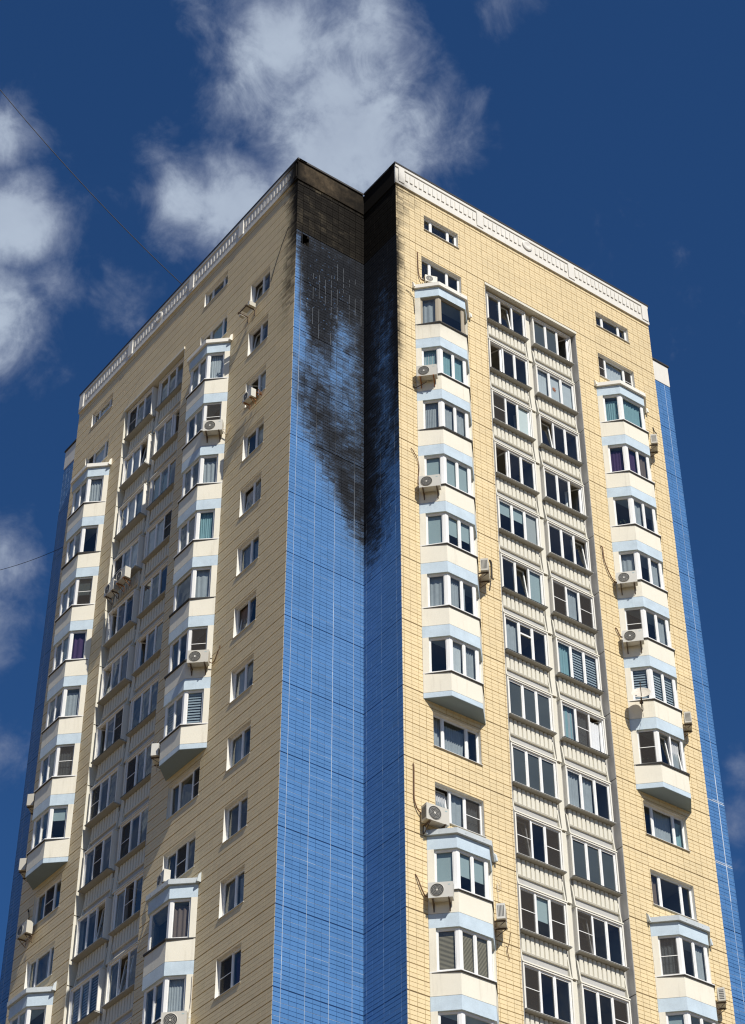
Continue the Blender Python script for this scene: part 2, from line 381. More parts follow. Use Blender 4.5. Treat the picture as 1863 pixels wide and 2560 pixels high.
# openings -----------------------------------------------------------
BAYW, BAYC, BAYD = 2.69, 0.67, 0.70
WINS = {}      # wall -> list of (kind, s0, s1, k0, k1, floor)
HOLES = {k: [] for k in 'ABCDEF'}
BAYFLOORS = list(range(1, 8)) + list(range(10, 13))
LAY = {'D': dict(bays=[0.88, 10.52], wins=[(1.28, 3.32), (10.80, 12.85)], tech=[(1.46, 3.25), (10.90, 12.78)], log=(4.61, 9.57), lcols=[(4.82, 6.92), (7.30, 9.42)]),
       'A': dict(bays=[4.64, 14.27], wins=[(5.02, 7.10), (14.62, 16.72)], tech=[(5.17, 7.0), (14.68, 16.56)], log=(8.42, 13.34), lcols=[(8.63, 10.73), (11.11, 13.19)], small=(1.84, 3.27))}
TILEHOLES = {k: [] for k in 'ABCDEF'}
for wl, L in LAY.items():
    for (a, b) in L['tech']: HOLES[wl].append((a, b, -.72, -.405)); TILEHOLES[wl].append((a, b, -.72, -.405))
    for (a, b) in L['wins']:
        for f in (0, 8, 9): HOLES[wl].append((a, b, f + .20, f + .695)); TILEHOLES[wl].append((a, b, f + .20, f + .695))
    for s0 in L['bays']:
        for f in BAYFLOORS: HOLES[wl].append((s0 + .1, s0 + BAYW - .1, f + .12, f + .75))
        TILEHOLES[wl].append((s0 - .0, s0 + BAYW, .93, 8.075)); TILEHOLES[wl].append((s0, s0 + BAYW, 9.93, KB + 1))
    a, b = L['log']; HOLES[wl].append((a, b, .035, KB)); TILEHOLES[wl].append((a, b, .035, KB + 1))
    if 'small' in L:
        for f in range(0, 13): HOLES[wl].append((*L['small'], f + .20, f + .685)); TILEHOLES[wl].append((*L['small'], f + .20, f + .685))
HOLES['B'].append((-3.15, -2.77, .04, .25)); TILEHOLES['B'].append((-3.15, -2.77, .04, .25))

def sheet(mb, s0, s1, ka, kb, holes, i):
    ss = sorted({s0, s1, *[x for h in holes for x in h[:2] if s0 < x < s1]})
    ks = sorted({ka, kb, *[x for h in holes for x in h[2:] if ka < x < kb]})
    for a, b in zip(ss, ss[1:]):
        for c, d in zip(ks, ks[1:]):
            ms, mk = (a + b) / 2, (c + d) / 2
            if any(h[0] < ms < h[1] and h[2] < mk < h[3] for h in holes): continue
            # cut tall cells by storeys so that soot can vary
            n = max(1, int((d - c) / 0.5)); m = max(1, int((b - a) / 0.6))
            for q in range(n):
                for r in range(m):
                    x0, x1 = a + (b - a) * r / m, a + (b - a) * (r + 1) / m
                    z0, z1 = Z(c + (d - c) * (q + 1) / n), Z(c + (d - c) * q / n)
                    mb.face([(x0, i, z0), (x1, i, z0), (x1, i, z1), (x0, i, z1)])

SPAN = {'D': (0, WD), 'A': (0, WA), 'B': (-3.402, 0), 'C': (-2.224, 0), 'E': (WD - .02, WE), 'F': (WA - .02, WF)}
TT = 0.022     # tile thickness: wall body lies this far behind the tile faces
for wl, (a, b) in SPAN.items():
    mb = MB(); yellow = wl in 'DA'
    top = -1.10 if wl in 'ABCD' else -1.03
    if wl in 'BC':
        mb.slot = 0; sheet(mb, a, b, top, -.005, [], TT); mb.slot = 1; sheet(mb, a, b, -.005, KB, HOLES[wl], TT)
        mats = ['yellow_grout', 'blue_grout']
    else:
        sheet(mb, a, b, top, KB, HOLES[wl], TT); mats = ['yellow_grout'] if yellow else ['blue_grout']
    mb.slot = len(mats)            # storeys below the picture: the plain body down to the ground
    mb.face([(a, TT, 0), (b, TT, 0), (b, TT, Z(KB)), (a, TT, Z(KB))])
    o = part('wall', mb, mats + (['yellow_tile'] if yellow else ['blue_tile']), tower, wl)
    soot_attr(o.data, wl, o.location)
# hidden sides and the roof, so the tower is a closed body
mb = MB()
foot = [(-3.38, .02), (.02, .02), (.02, -2.2), (WD - .02, -2.2), (WD - .02, YE + .02), (WE - .02, YE + .02), (WE - .02, WF - .02), (XF + .02, WF - .02), (XF + .02, WA - .02), (-3.38, WA - .02)]
for j in (3, 5, 6, 8):
    p, q = foot[j], foot[(j + 1) % 10]
    mb.face([(*p, 0), (*q, 0), (*q, K0 + 4.1), (*p, K0 + 4.1)])
mb.slot = 1; mb.face([(*p, K0 + 4.05) for p in foot])
part('rear_wall', mb, ['blue_tile', 'roof_metal'], tower)

# tiles ----------------------------------------------------------------
ROW = FL / 18; COLW = 0.2957
TOFF = {'D': .093, 'A': .30, 'B': -3.402 + .30, 'C': -.16, 'E': WE - .34, 'F': WF - .34}
def cut(r, holes):
    out = [r]
    for h in holes:
        nx = []
        for (a, b, c, d) in out:
            if h[1] <= a or h[0] >= b or h[3] <= c or h[2] >= d: nx.append((a, b, c, d)); continue
            if a < h[0]: nx.append((a, h[0], c, d))
            if b > h[1]: nx.append((h[1], b, c, d))
            m0, m1 = max(a, h[0]), min(b, h[1])
            if c < h[2]: nx.append((m0, m1, c, h[2]))
            if d > h[3]: nx.append((m0, m1, h[3], d))
        out = nx
    return out
tiles = []     # (wall, s0, s1, z0, z1, proud, mat, soot4, char, tint)
for wl, (a, b) in SPAN.items():
    top = KT if wl in 'ABCD' else -1.0
    holes = [(h[0] - .004, h[1] + .004, h[2] - .002, h[3] + .002) for h in TILEHOLES[wl]]
    nrow0 = math.floor(top * 18); nrow1 = math.ceil(KB * 18)
    c0 = math.floor((a - TOFF[wl]) / COLW) - 1; c1 = math.ceil((b - TOFF[wl]) / COLW) + 1
    for r in range(nrow0, nrow1):
        ka, kb = r / 18, (r + 1) / 18
        gt = .0045 if r % 3 else (.0125 if r % 18 else .022)
        gb = .0045 if (r + 1) % 3 else (.0125 if (r + 1) % 18 else .022)
        if wl == 'A' and not r % 3 and r % 18: gt = .018
        if wl == 'A' and not (r + 1) % 3 and (r + 1) % 18: gb = .018
        if wl in 'BCEF' and not (wl in 'BC' and kb < .001): gt = .005 if r % 18 else .016; gb = .005 if (r + 1) % 18 else .016
        rowshift = COLW * .5 if (wl in 'DA' and False) else 0.0
        m_yel = wl in 'DA' or (wl in 'BC' and kb < .001)
        for c in range(c0, c1):
            s0 = TOFF[wl] + c * COLW + rowshift; s1 = s0 + COLW
            gv = ((.0012, .0020) if wl == 'A' else (.0028, .0055)) if m_yel else (.001, .0045); gl = gv[0] if c % 3 else gv[1]; gr = gv[0] if (c + 1) % 3 else gv[1]
            q0, q1 = max(a + .002, s0 + gl), min(b - .002, s1 - gr)
            k0_, k1_ = max(top, ka + gt / FL), min(KB, kb - gb / FL)
            if q1 - q0 < .02 or k1_ - k0_ < .008: continue
            m = 0 if (wl in 'DA' or (wl in 'BC' and kb < .001)) else 1
            tint = rng.random() * .4 + .3 * random.Random((c // 3) * 977 + (r // 3) * 131 + ord(wl)).random() + .3 * (.5 + .5 * noise.noise(Vector((s0 * .4, ka * 1.0, ord(wl)))))
            for (x0, x1, y0, y1) in cut((q0, q1, k0_, k1_), holes):
                if x1 - x0 < .015 or y1 - y0 < .006: continue
                tiles.append((wl, x0, x1, Z(y1), Z(y0), rng.uniform(-.0025, .0025) * (.1 if wl == 'A' else 1), m, tint))
def tile_geo(t):
    wl, x0, x1, z0, z1, pr, m, tint = t
    e = .0006 if wl == 'A' else .004
    pts = [(x0, TT, z0), (x1, TT, z0), (x1, TT, z1), (x0, TT, z1), (x0 + e, pr, z0 + e), (x1 - e, pr, z0 + e), (x1 - e, pr, z1 - e), (x0 + e, pr, z1 - e)]
    return [tuple(wpos(wl, *p)) for p in pts]
TF = [(4, 5, 6, 7), (0, 1, 5, 4), (1, 2, 6, 5), (2, 3, 7, 6), (3, 0, 4, 7)]
def tile_attrs(me, ts):
    so, ch, ti = [], [], []
    for t in ts:
        wl, x0, x1, z0, z1, pr, m, tint = t
        zz = [(x0, z0), (x1, z0), (x1, z1), (x0, z1)]
        s4 = [soot_at(wl, x, (K0 - z) / FL) for x, z in zz]
        c1 = char_at(wl, (x0 + x1) / 2, (K0 - (z0 + z1) / 2) / FL)
        jt = (random.Random(int(x0 * 1000) * 7919 + int(z0 * 1000)).random() - .5) * .12
        s4 = [min(1, max(0, q + jt * min(1, q * 3) * (1.15 - q) * 2)) for q in s4]
        so += s4 + s4; ch += [c1] * 8; ti += [tint] * 8
    for n, vals in (('soot', so), ('char', ch), ('tint', ti)):
        me.attributes.new(n, 'FLOAT', 'POINT').data.foreach_set('value', vals)
def shown(t):
    if t[0] not in 'BDC': return 0
    g = [project(p) for p in tile_geo(t)[4:]]
    if min(p[0] for p in g) < 0 or max(p[0] for p in g) > IW or max(p[1] for p in g) > IH: return 0
    if t[0] == 'D' and t[1] > .9: return 0
    return abs((g[1][0] - g[0][0]) * (g[3][1] - g[0][1]) - (g[1][1] - g[0][1]) * (g[3][0] - g[0][0]))
order = sorted(range(len(tiles)), key=lambda j: -shown(tiles[j]))
single = set(order[:300])
for j in order[:300]:
    t = tiles[j]; geo = tile_geo(t); org = Vector(geo[4])
    me = bpy.data.meshes.new('tile'); me.from_pydata([tuple(Vector(p) - org) for p in geo], [], TF)
    me.materials.append(MAT['blue_tile' if t[6] else 'yellow_tile']); tile_attrs(me, [t]); me.update()
    put('tile', me, tower, org)
vv, ff, mm, rest_t = [], [], [], []
for j, t in enumerate(tiles):
    if j in single: continue
    n = len(vv); vv += tile_geo(t); ff += [tuple(n + q for q in f) for f in TF]; mm += [t[6]] * 5; rest_t.append(t)
me = bpy.data.meshes.new('tiles'); me.from_pydata(vv, [], ff); me.materials.append(MAT['yellow_tile']); me.materials.append(MAT['blue_tile'])
me.polygons.foreach_set('material_index', mm); tile_attrs(me, rest_t); me.update()
o = put('tiles', me, tower); o['kind'] = 'stuff'

# pale mortar smeared in the joints of the blue facing
mr = random.Random(5)
for wl in 'BCEF':
    mb = MB(); a, b = SPAN[wl]
    c0 = math.floor((a - TOFF[wl]) / (3 * COLW)); cols = [TOFF[wl] + 3 * COLW * c for c in range(c0, c0 + 8)]
    for s in cols:
        if not a + .05 < s < b - .05: continue
        k = 0.05 if wl in 'BC' else -1.0
        while k < KB - .1:
            ln = mr.uniform(.6, 2.2); wdt = mr.choice([.0045, .005, .0055, .006, .011])
            mb.box(s - wdt, s + wdt, .002, TT - .001, Z(min(k + ln, KB)), Z(k))
            k += ln + .004
    for r in range(int(-6 if wl in 'EF' else 1), int(KB * 6)):
        z = Z(r / 6)
        if r % 6 == 0: continue
        for j in range(-1, len(cols)):
            x0, x1 = (a if j < 0 else max(a, cols[j])), (b if j == len(cols) - 1 else min(b, cols[j + 1]))
            if x1 - x0 < .05: continue
            if mr.random() < (.85 if r / 6 > 8 else .5):
                hh = mr.choice([.0022, .003, .003, .0036, .0036, .006]) * (1.0 if r / 6 > 8 else .75)
                mb.box(x0, x1, .006, TT - .001, z - hh, z + hh)
    o = part('mortar', mb, 'pale_mortar', tower, wl); o['kind'] = 'stuff'; soot_attr(o.data, wl, o.location)

mb = MB()
for c in range(1, 11):
    sx = TOFF['B'] + COLW * c
    k = .2 + mr.uniform(0, .3)
    while k < 2.0:
        ln = mr.uniform(.05, .35)
        if mr.random() < .8 * max(0, 1 - abs(k - .8) / 1.3): mb.box(sx - .004, sx + .004, .001, TT - .001, Z(k + ln), Z(k))
        k += ln + .03
o = part('bare_mortar', mb, 'pale_mortar', tower, 'B'); o['kind'] = 'stuff'
o.data.attributes.new('soot', 'FLOAT', 'POINT').data.foreach_set('value', [.50] * len(o.data.vertices))

mb = MB(); xe = TOFF['E']
mb.box(xe - .02, xe + .02, -.004, TT - .001, Z(8.55), Z(6.55))
for kk in (7.0, 8.0): mb.box(WD + .1, WE - .02, -.003, TT - .001, Z(kk + .014), Z(kk + .002)); mb.box(WE - .9, WE - .05, -.002, TT - .001, Z(kk - .012), Z(kk - .022))
o = part('mortar_patch', mb, 'pale_mortar', tower, 'E')

# hole knocked through the burnt wall
mb = MB()
mb.box(-3.22, -2.70, .03, .5, Z(.30), Z(.0))
mb.f.pop(-4); mb.m.pop()
o = part('wall_cavity', mb, 'void', tower, 'B')
hr = random.Random(3)
for (x0, x1, ka, kb) in [(-3.16, -3.08, .0, .10), (-2.83, -2.74, .16, .27), (-3.02, -2.9, .215, .26), (-2.86, -2.76, .03, .085)]:
    mb = MB().hexa([(x + hr.uniform(-.03, .03), y, z) for (x, y, z) in [(x0, .002, Z(kb)), (x1, .004, Z(kb)), (x1, .06, Z(kb)), (x0, .06, Z(kb)), (x0, .002, Z(ka)), (x1, .001, Z(ka)), (x1, .06, Z(ka)), (x0, .06, Z(ka))]])
    o = part('broken_edge', mb, 'blue_grout', tower, 'B')
    o.data.attributes.new('soot', 'FLOAT', 'POINT').data.foreach_set('value', [.85] * len(o.data.vertices))

# cornice ----------------------------------------------------------------
KF0, KF1 = -1.077, -1.485
def fascia(wl, a, b, mat, k0=KF0, k1=KF1, out=.045):
    mb = MB(); n = max(1, int((b - a) / .4))
    for j in range(n):
        mb.box(a + (b - a) * j / n, a + (b - a) * (j + 1) / n, -out, TT, Z(k0), Z(k1))
    o = part('fascia', mb, mat, tower, wl); soot_attr(o.data, wl, o.location); return o
fascia('D', -.045, WD, 'white_fascia'); fascia('A', -.045, WA, 'white_fascia')
fascia('B', -3.402, 0, 'brown_fascia', out=.043); fascia('C', -2.224, -.05, 'brown_fascia', out=.043)
fascia('E', WD, WE, 'white_fascia', -1.0, -1.44, .02); fascia('F', WA, WF, 'white_fascia', -1.0, -1.40, .02)
mb = MB()                                         # bottom board of the B and C fascias: a dark shadow gap
def capmesh(wl, a, b, k, out=.10, t=.09):
    m = MB(); m.box(a, b, -out, .35, Z(k) - .005, Z(k) + t); return part('roof_flashing', m, 'roof_metal', tower, wl)
capmesh('D', -.10, WD + .05, KF1 - .004); capmesh('A', -.10, WA + .05, KF1 - .0045); capmesh('B', -3.402, -.1, KF1 - .0035); capmesh('C', -2.224, -.1, KF1 - .003)
capmesh('E', WD, WE + .05, -1.444, .07); capmesh('F', WA, WF + .05, -1.404, .07)
DENT = {'D': ([(.10, .40), (4.28, 4.62), (9.42, 9.76), (13.74, 14.10)], 7.1), 'A': ([(.02, .22), (4.0, 4.34), (7.95, 8.28), (13.10, 13.45), (17.5, 17.86)], 10.85)}
for wl, (blocks, mid) in DENT.items():
    mb = MB(); b0, b1 = SPAN[wl]
    for (oo, ka, kb) in ((-.075, KF0, KF0 - .062), (-.085, KF1 + .05, KF1 + .002)):
        o = part('moulding', MB().box(b0 - .06, 2.0, oo, -.04, Z(ka), Z(kb)).box(2.0, b1, oo, -.04, Z(ka), Z(kb)), 'white_fascia', tower, wl); soot_attr(o.data, wl, o.location)
    for (x0, x1) in blocks:
        m = MB().box(0, x1 - x0, -.06, .0, 0, FL * .30)
        o = part('cornice_block', m, 'white_fascia', tower, wl, (x0, -.045, Z(KF0 - .052))); soot_attr(o.data, wl, o.location)
    for (p, q) in zip(blocks, blocks[1:]):
        x0, x1 = p[1] + .02, q[0] - .02; n = round((x1 - x0) / .236)
        for j in range(n):
            c = x0 + (x1 - x0) * (j + .5) / n
            if abs(c - mid) < .36: continue
            dd = .8 if wl == 'A' else 1.5
            mdent = lambda: MB().hexa([(-.07, -.026 * dd, 0), (.07, -.026 * dd, 0), (.07, 0, 0), (-.07, 0, 0), (-.06, -.022 * dd, .43), (.06, -.022 * dd, .43), (.07, 0, .46), (-.07, 0, .46)])
            o = part('dentil', mdent, 'white_fascia', tower, wl, (c, -.0455, Z(-1.232)), key='dentil' if c > 2 else None)
            if c <= 2: soot_attr(o.data, wl, o.location)
    m = MB(); n = 24; R = .27
    ring = [(R * math.cos(2 * math.pi * j / n), R * math.sin(2 * math.pi * j / n)) for j in range(n)]
    for j in range(n):
        p, q = ring[j], ring[(j + 1) % n]
        m.face([(p[0], -.05, p[1]), (q[0], -.05, q[1]), (q[0] * .75, -.07, q[1] * .75), (p[0] * .75, -.07, p[1] * .75)]); m.face([(p[0], 0, p[1]), (q[0], 0, q[1]), (q[0], -.05, q[1]), (p[0], -.05, p[1])])
        m.face([(p[0] * .75, -.07, p[1] * .75), (q[0] * .75, -.07, q[1] * .75), (0, -.04, 0)])
    part('medallion', m, 'white_fascia', tower, wl, (mid, -.0455, Z(-1.315)))

# glazing ------------------------------------------------------------------
wr = random.Random(21)
CURT = {'c': 'sheer_curtain', 'l': 'lace_curtain', 't': 'teal_curtain', 'p': 'purple_curtain', 'n': 'brown_curtain'}
def glazing(owner, wl, A, Bp, zb, zt, fracs, codes, own_frame=False, depth=0.0, fwid=.055, mull=.05, fmat='white_plastic', post0=0.0, post1=0.0):
    """one band of window between plan points A and Bp (wall-local s, i); returns nothing, adds parts below owner"""
    A, Bp = Vector(A), Vector(Bp); L = (Bp - A).length; u = (Bp - A) / L; n = Vector((-u.y, u.x))
    base = owner.location if owner.parent is None or True else None
    def P(a, d, z): p = A + u * a + n * (d + depth); return (p.x, p.y, z)
    def bx(mb, a0, a1, d0, d1, z0, z1): mb.hexa([P(a0, d0, z0), P(a1, d0, z0), P(a1, d1, z0), P(a0, d1, z0), P(a0, d0, z1), P(a1, d0, z1), P(a1, d1, z1), P(a0, d1, z1)])
    def add(name, mb, mat):
        o = put(name, mesh_of(name, mb, mat, wl), owner)
        o.location = wpos(wl, 0, 0, 0) - owner.location
        return o
    fr = MB()
    bx(fr, 0, L, 0, .07, zb, zb + fwid); bx(fr, 0, L, 0, .07, zt - fwid, zt)
    bx(fr, 0, fwid + post0, 0, .071, zb + fwid, zt - fwid); bx(fr, L - fwid - post1, L, 0, .071, zb + fwid, zt - fwid)
    x0, x1 = fwid + post0, L - fwid - post1
    cuts = [x0]; tot = sum(fracs)
    for f in fracs: cuts.append(cuts[-1] + (x1 - x0) * f / tot)
    for c in cuts[1:-1]: bx(fr, c - mull / 2 - .012, c + mull / 2 + .012, -.004, .069, zb + fwid, zt - fwid)
    for j, code in enumerate(codes):
        a0 = cuts[j] + (mull / 2 + .012 if j else 0); a1 = cuts[j + 1] - (mull / 2 + .012 if j < len(codes) - 1 else 0)
        z0, z1 = zb + fwid, zt - fwid
        sash = .032
        main = code[0]
        if main in 'oT':                       # open or tilted sash
            ang = math.radians(7.5) if main == 'T' else 0
            sm = MB()
            if main == 'T':
                def TP(a, d, z): h = z - z0; return P(a, d + .03 + h * math.sin(ang), z0 + h * math.cos(ang))
            else:
                th = math.radians(wr.uniform(50, 80))
                def TP(a, d, z): r = a1 - a; return P(a1 - r * math.cos(th) - d * math.sin(th), .05 + r * math.sin(th) + d * math.cos(th), z)
            def tb(mb, p0, p1, d0, d1, q0, q1): mb.hexa([TP(p0, d0, q0), TP(p1, d0, q0), TP(p1, d1, q0), TP(p0, d1, q0), TP(p0, d0, q1), TP(p1, d0, q1), TP(p1, d1, q1), TP(p0, d1, q1)])
            s2 = .05
            tb(sm, a0, a1, 0, .05, z0, z0 + s2); tb(sm, a0, a1, 0, .05, z1 - s2, z1); tb(sm, a0, a0 + s2, .001, .049, z0 + s2, z1 - s2); tb(sm, a1 - s2, a1, .001, .049, z0 + s2, z1 - s2)
            add('sash', sm, fmat)
            pm = MB(); pm.face([TP(a0 + s2, .02, z0 + s2), TP(a1 - s2, .02, z0 + s2), TP(a1 - s2, .02, z1 - s2), TP(a0 + s2, .02, z1 - s2)])
            add('pane', pm, 'glass')
        else:
            bx(fr, a0, a1, .012, .055, z0, z0 + sash); bx(fr, a0, a1, .012, .055, z1 - sash, z1)
            bx(fr, a0, a0 + sash, .013, .054, z0 + sash, z1 - sash); bx(fr, a1 - sash, a1, .013, .054, z0 + sash, z1 - sash)
            if main == 'x': bx(fr, a0 + sash, a1 - sash, .0, .055, z0 + (z1 - z0) * .68, z0 + (z1 - z0) * .68 + .07)
            pm = MB(); tl = wr.uniform(-.012, .012); tv = wr.uniform(-.012, .012)
            pm.face([P(a0 + sash, .034 + tl - tv, z0 + sash), P(a1 - sash, .034 - tl - tv, z0 + sash), P(a1 - sash, .034 - tl + tv, z1 - sash), P(a0 + sash, .034 + tl + tv, z1 - sash)])
            add('pane', pm, 'glass')
            if main == 'g':
                sm = MB(); bx(sm, a0 + sash, a1 - sash, .05, .053, z0 + sash, z1 - sash); add('grey_film', sm, 'grey_film')
        extra = code if main not in 'oTxdg' else code[1:]
        w_ = a1 - a0
        for e in extra:
            if e == 's':
                sm = MB(); sm.face([P(a0 + .01, .004, z0 + .01), P(a1 - .01, .004, z0 + .01), P(a1 - .01, .004, z1 - .01), P(a0 + .01, .004, z1 - .01)])
                add('insect_screen', sm, 'insect_mesh')
                bx(fr, a0, a1, -.006, .006, (z0 + z1) / 2 - .012, (z0 + z1) / 2 + .012)
            elif e in 'bhq':
                lo = z0 if e == 'b' else (z0 + (z1 - z0) * (.42 if e == 'h' else .62))
                sm = MB(); bx(sm, a0 - .02, a1 + .02, .10, .104, lo, z1); bx(sm, a0 - .02, a1 + .02, .095, .112, lo - .02, lo)
                add('roller_blind', sm, wr.choice(['roller_blind', 'grey_blind']) if e == 'b' else 'roller_blind')
            elif e == 'w':
                sm = MB(); bx(sm, a0 - .02, a1 + .02, .10, .104, z0, z1); add('roller_blind', sm, 'sheer_curtain')
            elif e == 'z':
                sm = MB(); q = z0; 
                while q < z1 - .05: bx(sm, a0 - .01, a1 + .01, .10, .104, q, q + .062); q += .115
                add('striped_blind', sm, 'zebra_blind')
            elif e == 'v':
                sm = MB(); q = z0
                while q < z1 - .03:
                    sm.hexa([P(a0, .085, q), P(a1, .085, q), P(a1, .092, q), P(a0, .092, q), P(a0, .098, q + .034), P(a1, .098, q + .034), P(a1, .105, q + .034), P(a0, .105, q + .034)]); q += .043
                add('slat_blind', sm, 'slat_blind')
            elif e in CURT or e in 'LR':
                mat = CURT.get(e, 'lace_curtain')
                p0, p1 = (a0 - .03, a1 + .03)
                if e == 'L': p1 = a0 + w_ * .42
                if e == 'R': p0 = a0 + w_ * .58
                sm = MB(); N = max(8, int((p1 - p0) / .028)); ph = wr.uniform(0, 6); amp = wr.uniform(.007, .022); wl_ = wr.uniform(.07, .2)
                top = z1 + .02 if wr.random() < .75 else z1 - (z1 - z0) * .1
                sag = wr.uniform(.9, 1.0)
                def W(q): a = p0 + (p1 - p0) * q / N; return a, .15 + amp * math.sin(ph + a / wl_ * 6.283 + .8 * math.sin(a * 11 + ph))
                for q in range(N):
                    aa, da = W(q); ab, db = W(q + 1)
                    lo = z0 - .1 if e != 'l' else z0 + .02
                    sm.face([P(aa * sag + (1 - sag) * p0, da, lo), P(ab * sag + (1 - sag) * p0, db, lo), P(ab, db * 1.0, top), P(aa, da, top)])
                add('curtain', sm, mat)
            elif e == 'P':
                sm = MB(); pr = wr
                for q in range(26):
                    a = pr.uniform(a0 + .06, a1 - .06); z = z0 + abs(pr.gauss(0, .16)); d = .16 + pr.uniform(0, .08); r = pr.uniform(.03, .07); an = pr.uniform(0, 6.28)
                    sm.face([P(a, d, z), P(a + r * math.cos(an), d + .02, z + r), P(a + r * math.cos(an) * .4, d, z + 2 * r), P(a - r * .5, d - .01, z + r)])
                add('pot_plant', sm, 'plant_leaf')
            elif e == '*':
                sm = MB(); cx_, cz_ = (a0 + a1) / 2, z0 + (z1 - z0) * .55; pts = []
                for q in range(16): r = .16 if q % 2 == 0 else .07; pts.append(P(cx_ + r * math.cos(q * math.pi / 8) * .8, .085, cz_ + r * math.sin(q * math.pi / 8)))
                for q in range(16): sm.face([pts[q], pts[(q + 1) % 16], P(cx_, .08, cz_)])
                add('paper_star', sm, 'orange_star')
    if own_frame: return fr
    add('window_frame', fr, fmat)

def room(owner, wl, s0, s1, i0, zb, zt, deep=1.6):
    m = MB(); i1 = i0 + deep
    m.face([(s0, i1, zb), (s1, i1, zb), (s1, i1, zt), (s0, i1, zt)])
    for s in (s0, s1): m.face([(s, i0, zb), (s, i1, zb), (s, i1, zt), (s, i0, zt)])
    for z in (zb, zt): m.face([(s0, i0, z), (s1, i0, z), (s1, i1, z), (s0, i1, z)])
    o = put('room', mesh_of('room', m, 'room_wall', wl), owner); o.location = wpos(wl, 0, 0, 0) - owner.location

def plain_window(wl, s0, s1, k0, k1, fracs, codes, sill=True, rec=.13):
    z0, z1 = Z(k1), Z(k0)
    rv = MB()                                   # plastered reveal
    e = .001
    rv.face([(s0 + e, -.0, z0), (s0 + e, rec + .09, z0), (s0 + e, rec + .09, z1), (s0 + e, 0, z1)]); rv.face([(s1 - e, 0, z0), (s1 - e, rec + .09, z0), (s1 - e, rec + .09, z1), (s1 - e, 0, z1)])
    rv.face([(s0, 0, z1 - e), (s1, 0, z1 - e), (s1, rec + .09, z1 - e), (s0, rec + .09, z1 - e)]); rv.face([(s0, 0, z0 + e), (s1, 0, z0 + e), (s1, rec + .09, z0 + e), (s0, rec + .09, z0 + e)])
    org = (s0, 0, z0)
    rv.v = [(p[0] - org[0], p[1], p[2] - org[2]) for p in rv.v]
    wo = part('window', rv, 'white_plaster', tower, wl, org)
    glazing(wo, wl, (s0, rec), (s1, rec), z0, z1, fracs, codes)
    if sill:
        so_ = -.028 if wl == 'A' else -.055
        sm = MB().hexa([(s0 - .03, so_, z0 - .028), (s1 + .03, so_, z0 - .028), (s1 + .03, rec, z0 - .004), (s0 - .03, rec, z0 - .004), (s0 - .03, so_, z0 - .010), (s1 + .03, so_, z0 - .010), (s1 + .03, rec, z0 + .014), (s0 - .03, rec, z0 + .014)])
        o = put('sill', mesh_of('sill', sm, 'sill_metal', wl), wo); o.location = wpos(wl, 0, 0, 0) - wo.location
    room(wo, wl, s0 - .02, s1 + .02, rec + .09, z0 - .5, z1 + .12)

RW = ['d', 'd', 'd', 'dc', 'dl', 'dl', 'ds', 'db', 'dt', 'dn', 'dL', 'dR', 'g', 'dPl', 'dh']
def rnd(n): return [wr.choice(RW) for _ in range(n)]
# attic windows
for (a, b) in LAY['D']['tech']: plain_window('D', a, b, -.72, -.405, [.9, 2.1, .9], ['d', 'd', 'd'])
plain_window('A', *LAY['A']['tech'][0], -.72, -.405, [.9, 1.8, .8], ['d', 'd', 'd']); plain_window('A', *LAY['A']['tech'][1], -.72, -.405, [.9, 2, .9], ['T', 'dw', 'd'])
# plain windows above and below the bays
PW = {('D', 0, 0): ([1, 2, 1.3], ['d', 'd', 'd']), ('D', 0, 8): ([.85, 2, .9], ['dl', 'dl', 'dL']), ('D', 0, 9): ([1, 1, 1], ['Tl', 'dlP', 'dsl']),
      ('D', 1, 0): ([.9, 2.3, .9], ['ds', 'dc', 'ds']), ('D', 1, 8): ([.85, 2, .9], ['dL', 'dl', 'dt']), ('D', 1, 9): ([.9, 2, .9], ['dn', 'd', 'd']),
      ('A', 0, 0): ([1, 2, 1.2], ['d', 'dt', 'd']), ('A', 0, 8): ([1, 1.6, .9], ['ds', 'd', 'd']), ('A', 0, 9): ([1.2, 1.2, 1.1], ['d', 'ds', 'd']),
      ('A', 1, 0): ([1, 2, 1], ['dw', 'dw', 'ds']), ('A', 1, 8): ([1, 1.1, .9], ['d', 'ds', 'd']), ('A', 1, 9): ([.8, 1.7, .8], ['d', 'dL', 'd'])}
for (wl, j, f), (fr_, co) in PW.items():
    a, b = LAY[wl]['wins'][j]; plain_window(wl, a, b, f + .20, f + .695, fr_, co)
SM = {0: ['d', 'T'], 1: ['d', 'T'], 2: ['dl', 'o'], 3: ['d', 'd'], 4: ['d', 'Tl'], 5: ['dl', 'dl'], 6: ['d', 'Tn'], 7: ['dL', 'dl'], 8: ['d', 'dl'], 9: ['d', 'd'], 10: ['dl', 'd'], 11: ['dp', 'ds'], 12: ['d', 'd']}
for f in range(0, 13): plain_window('A', *LAY['A']['small'], f + .20, f + .685, [1, 1.1], SM[f])

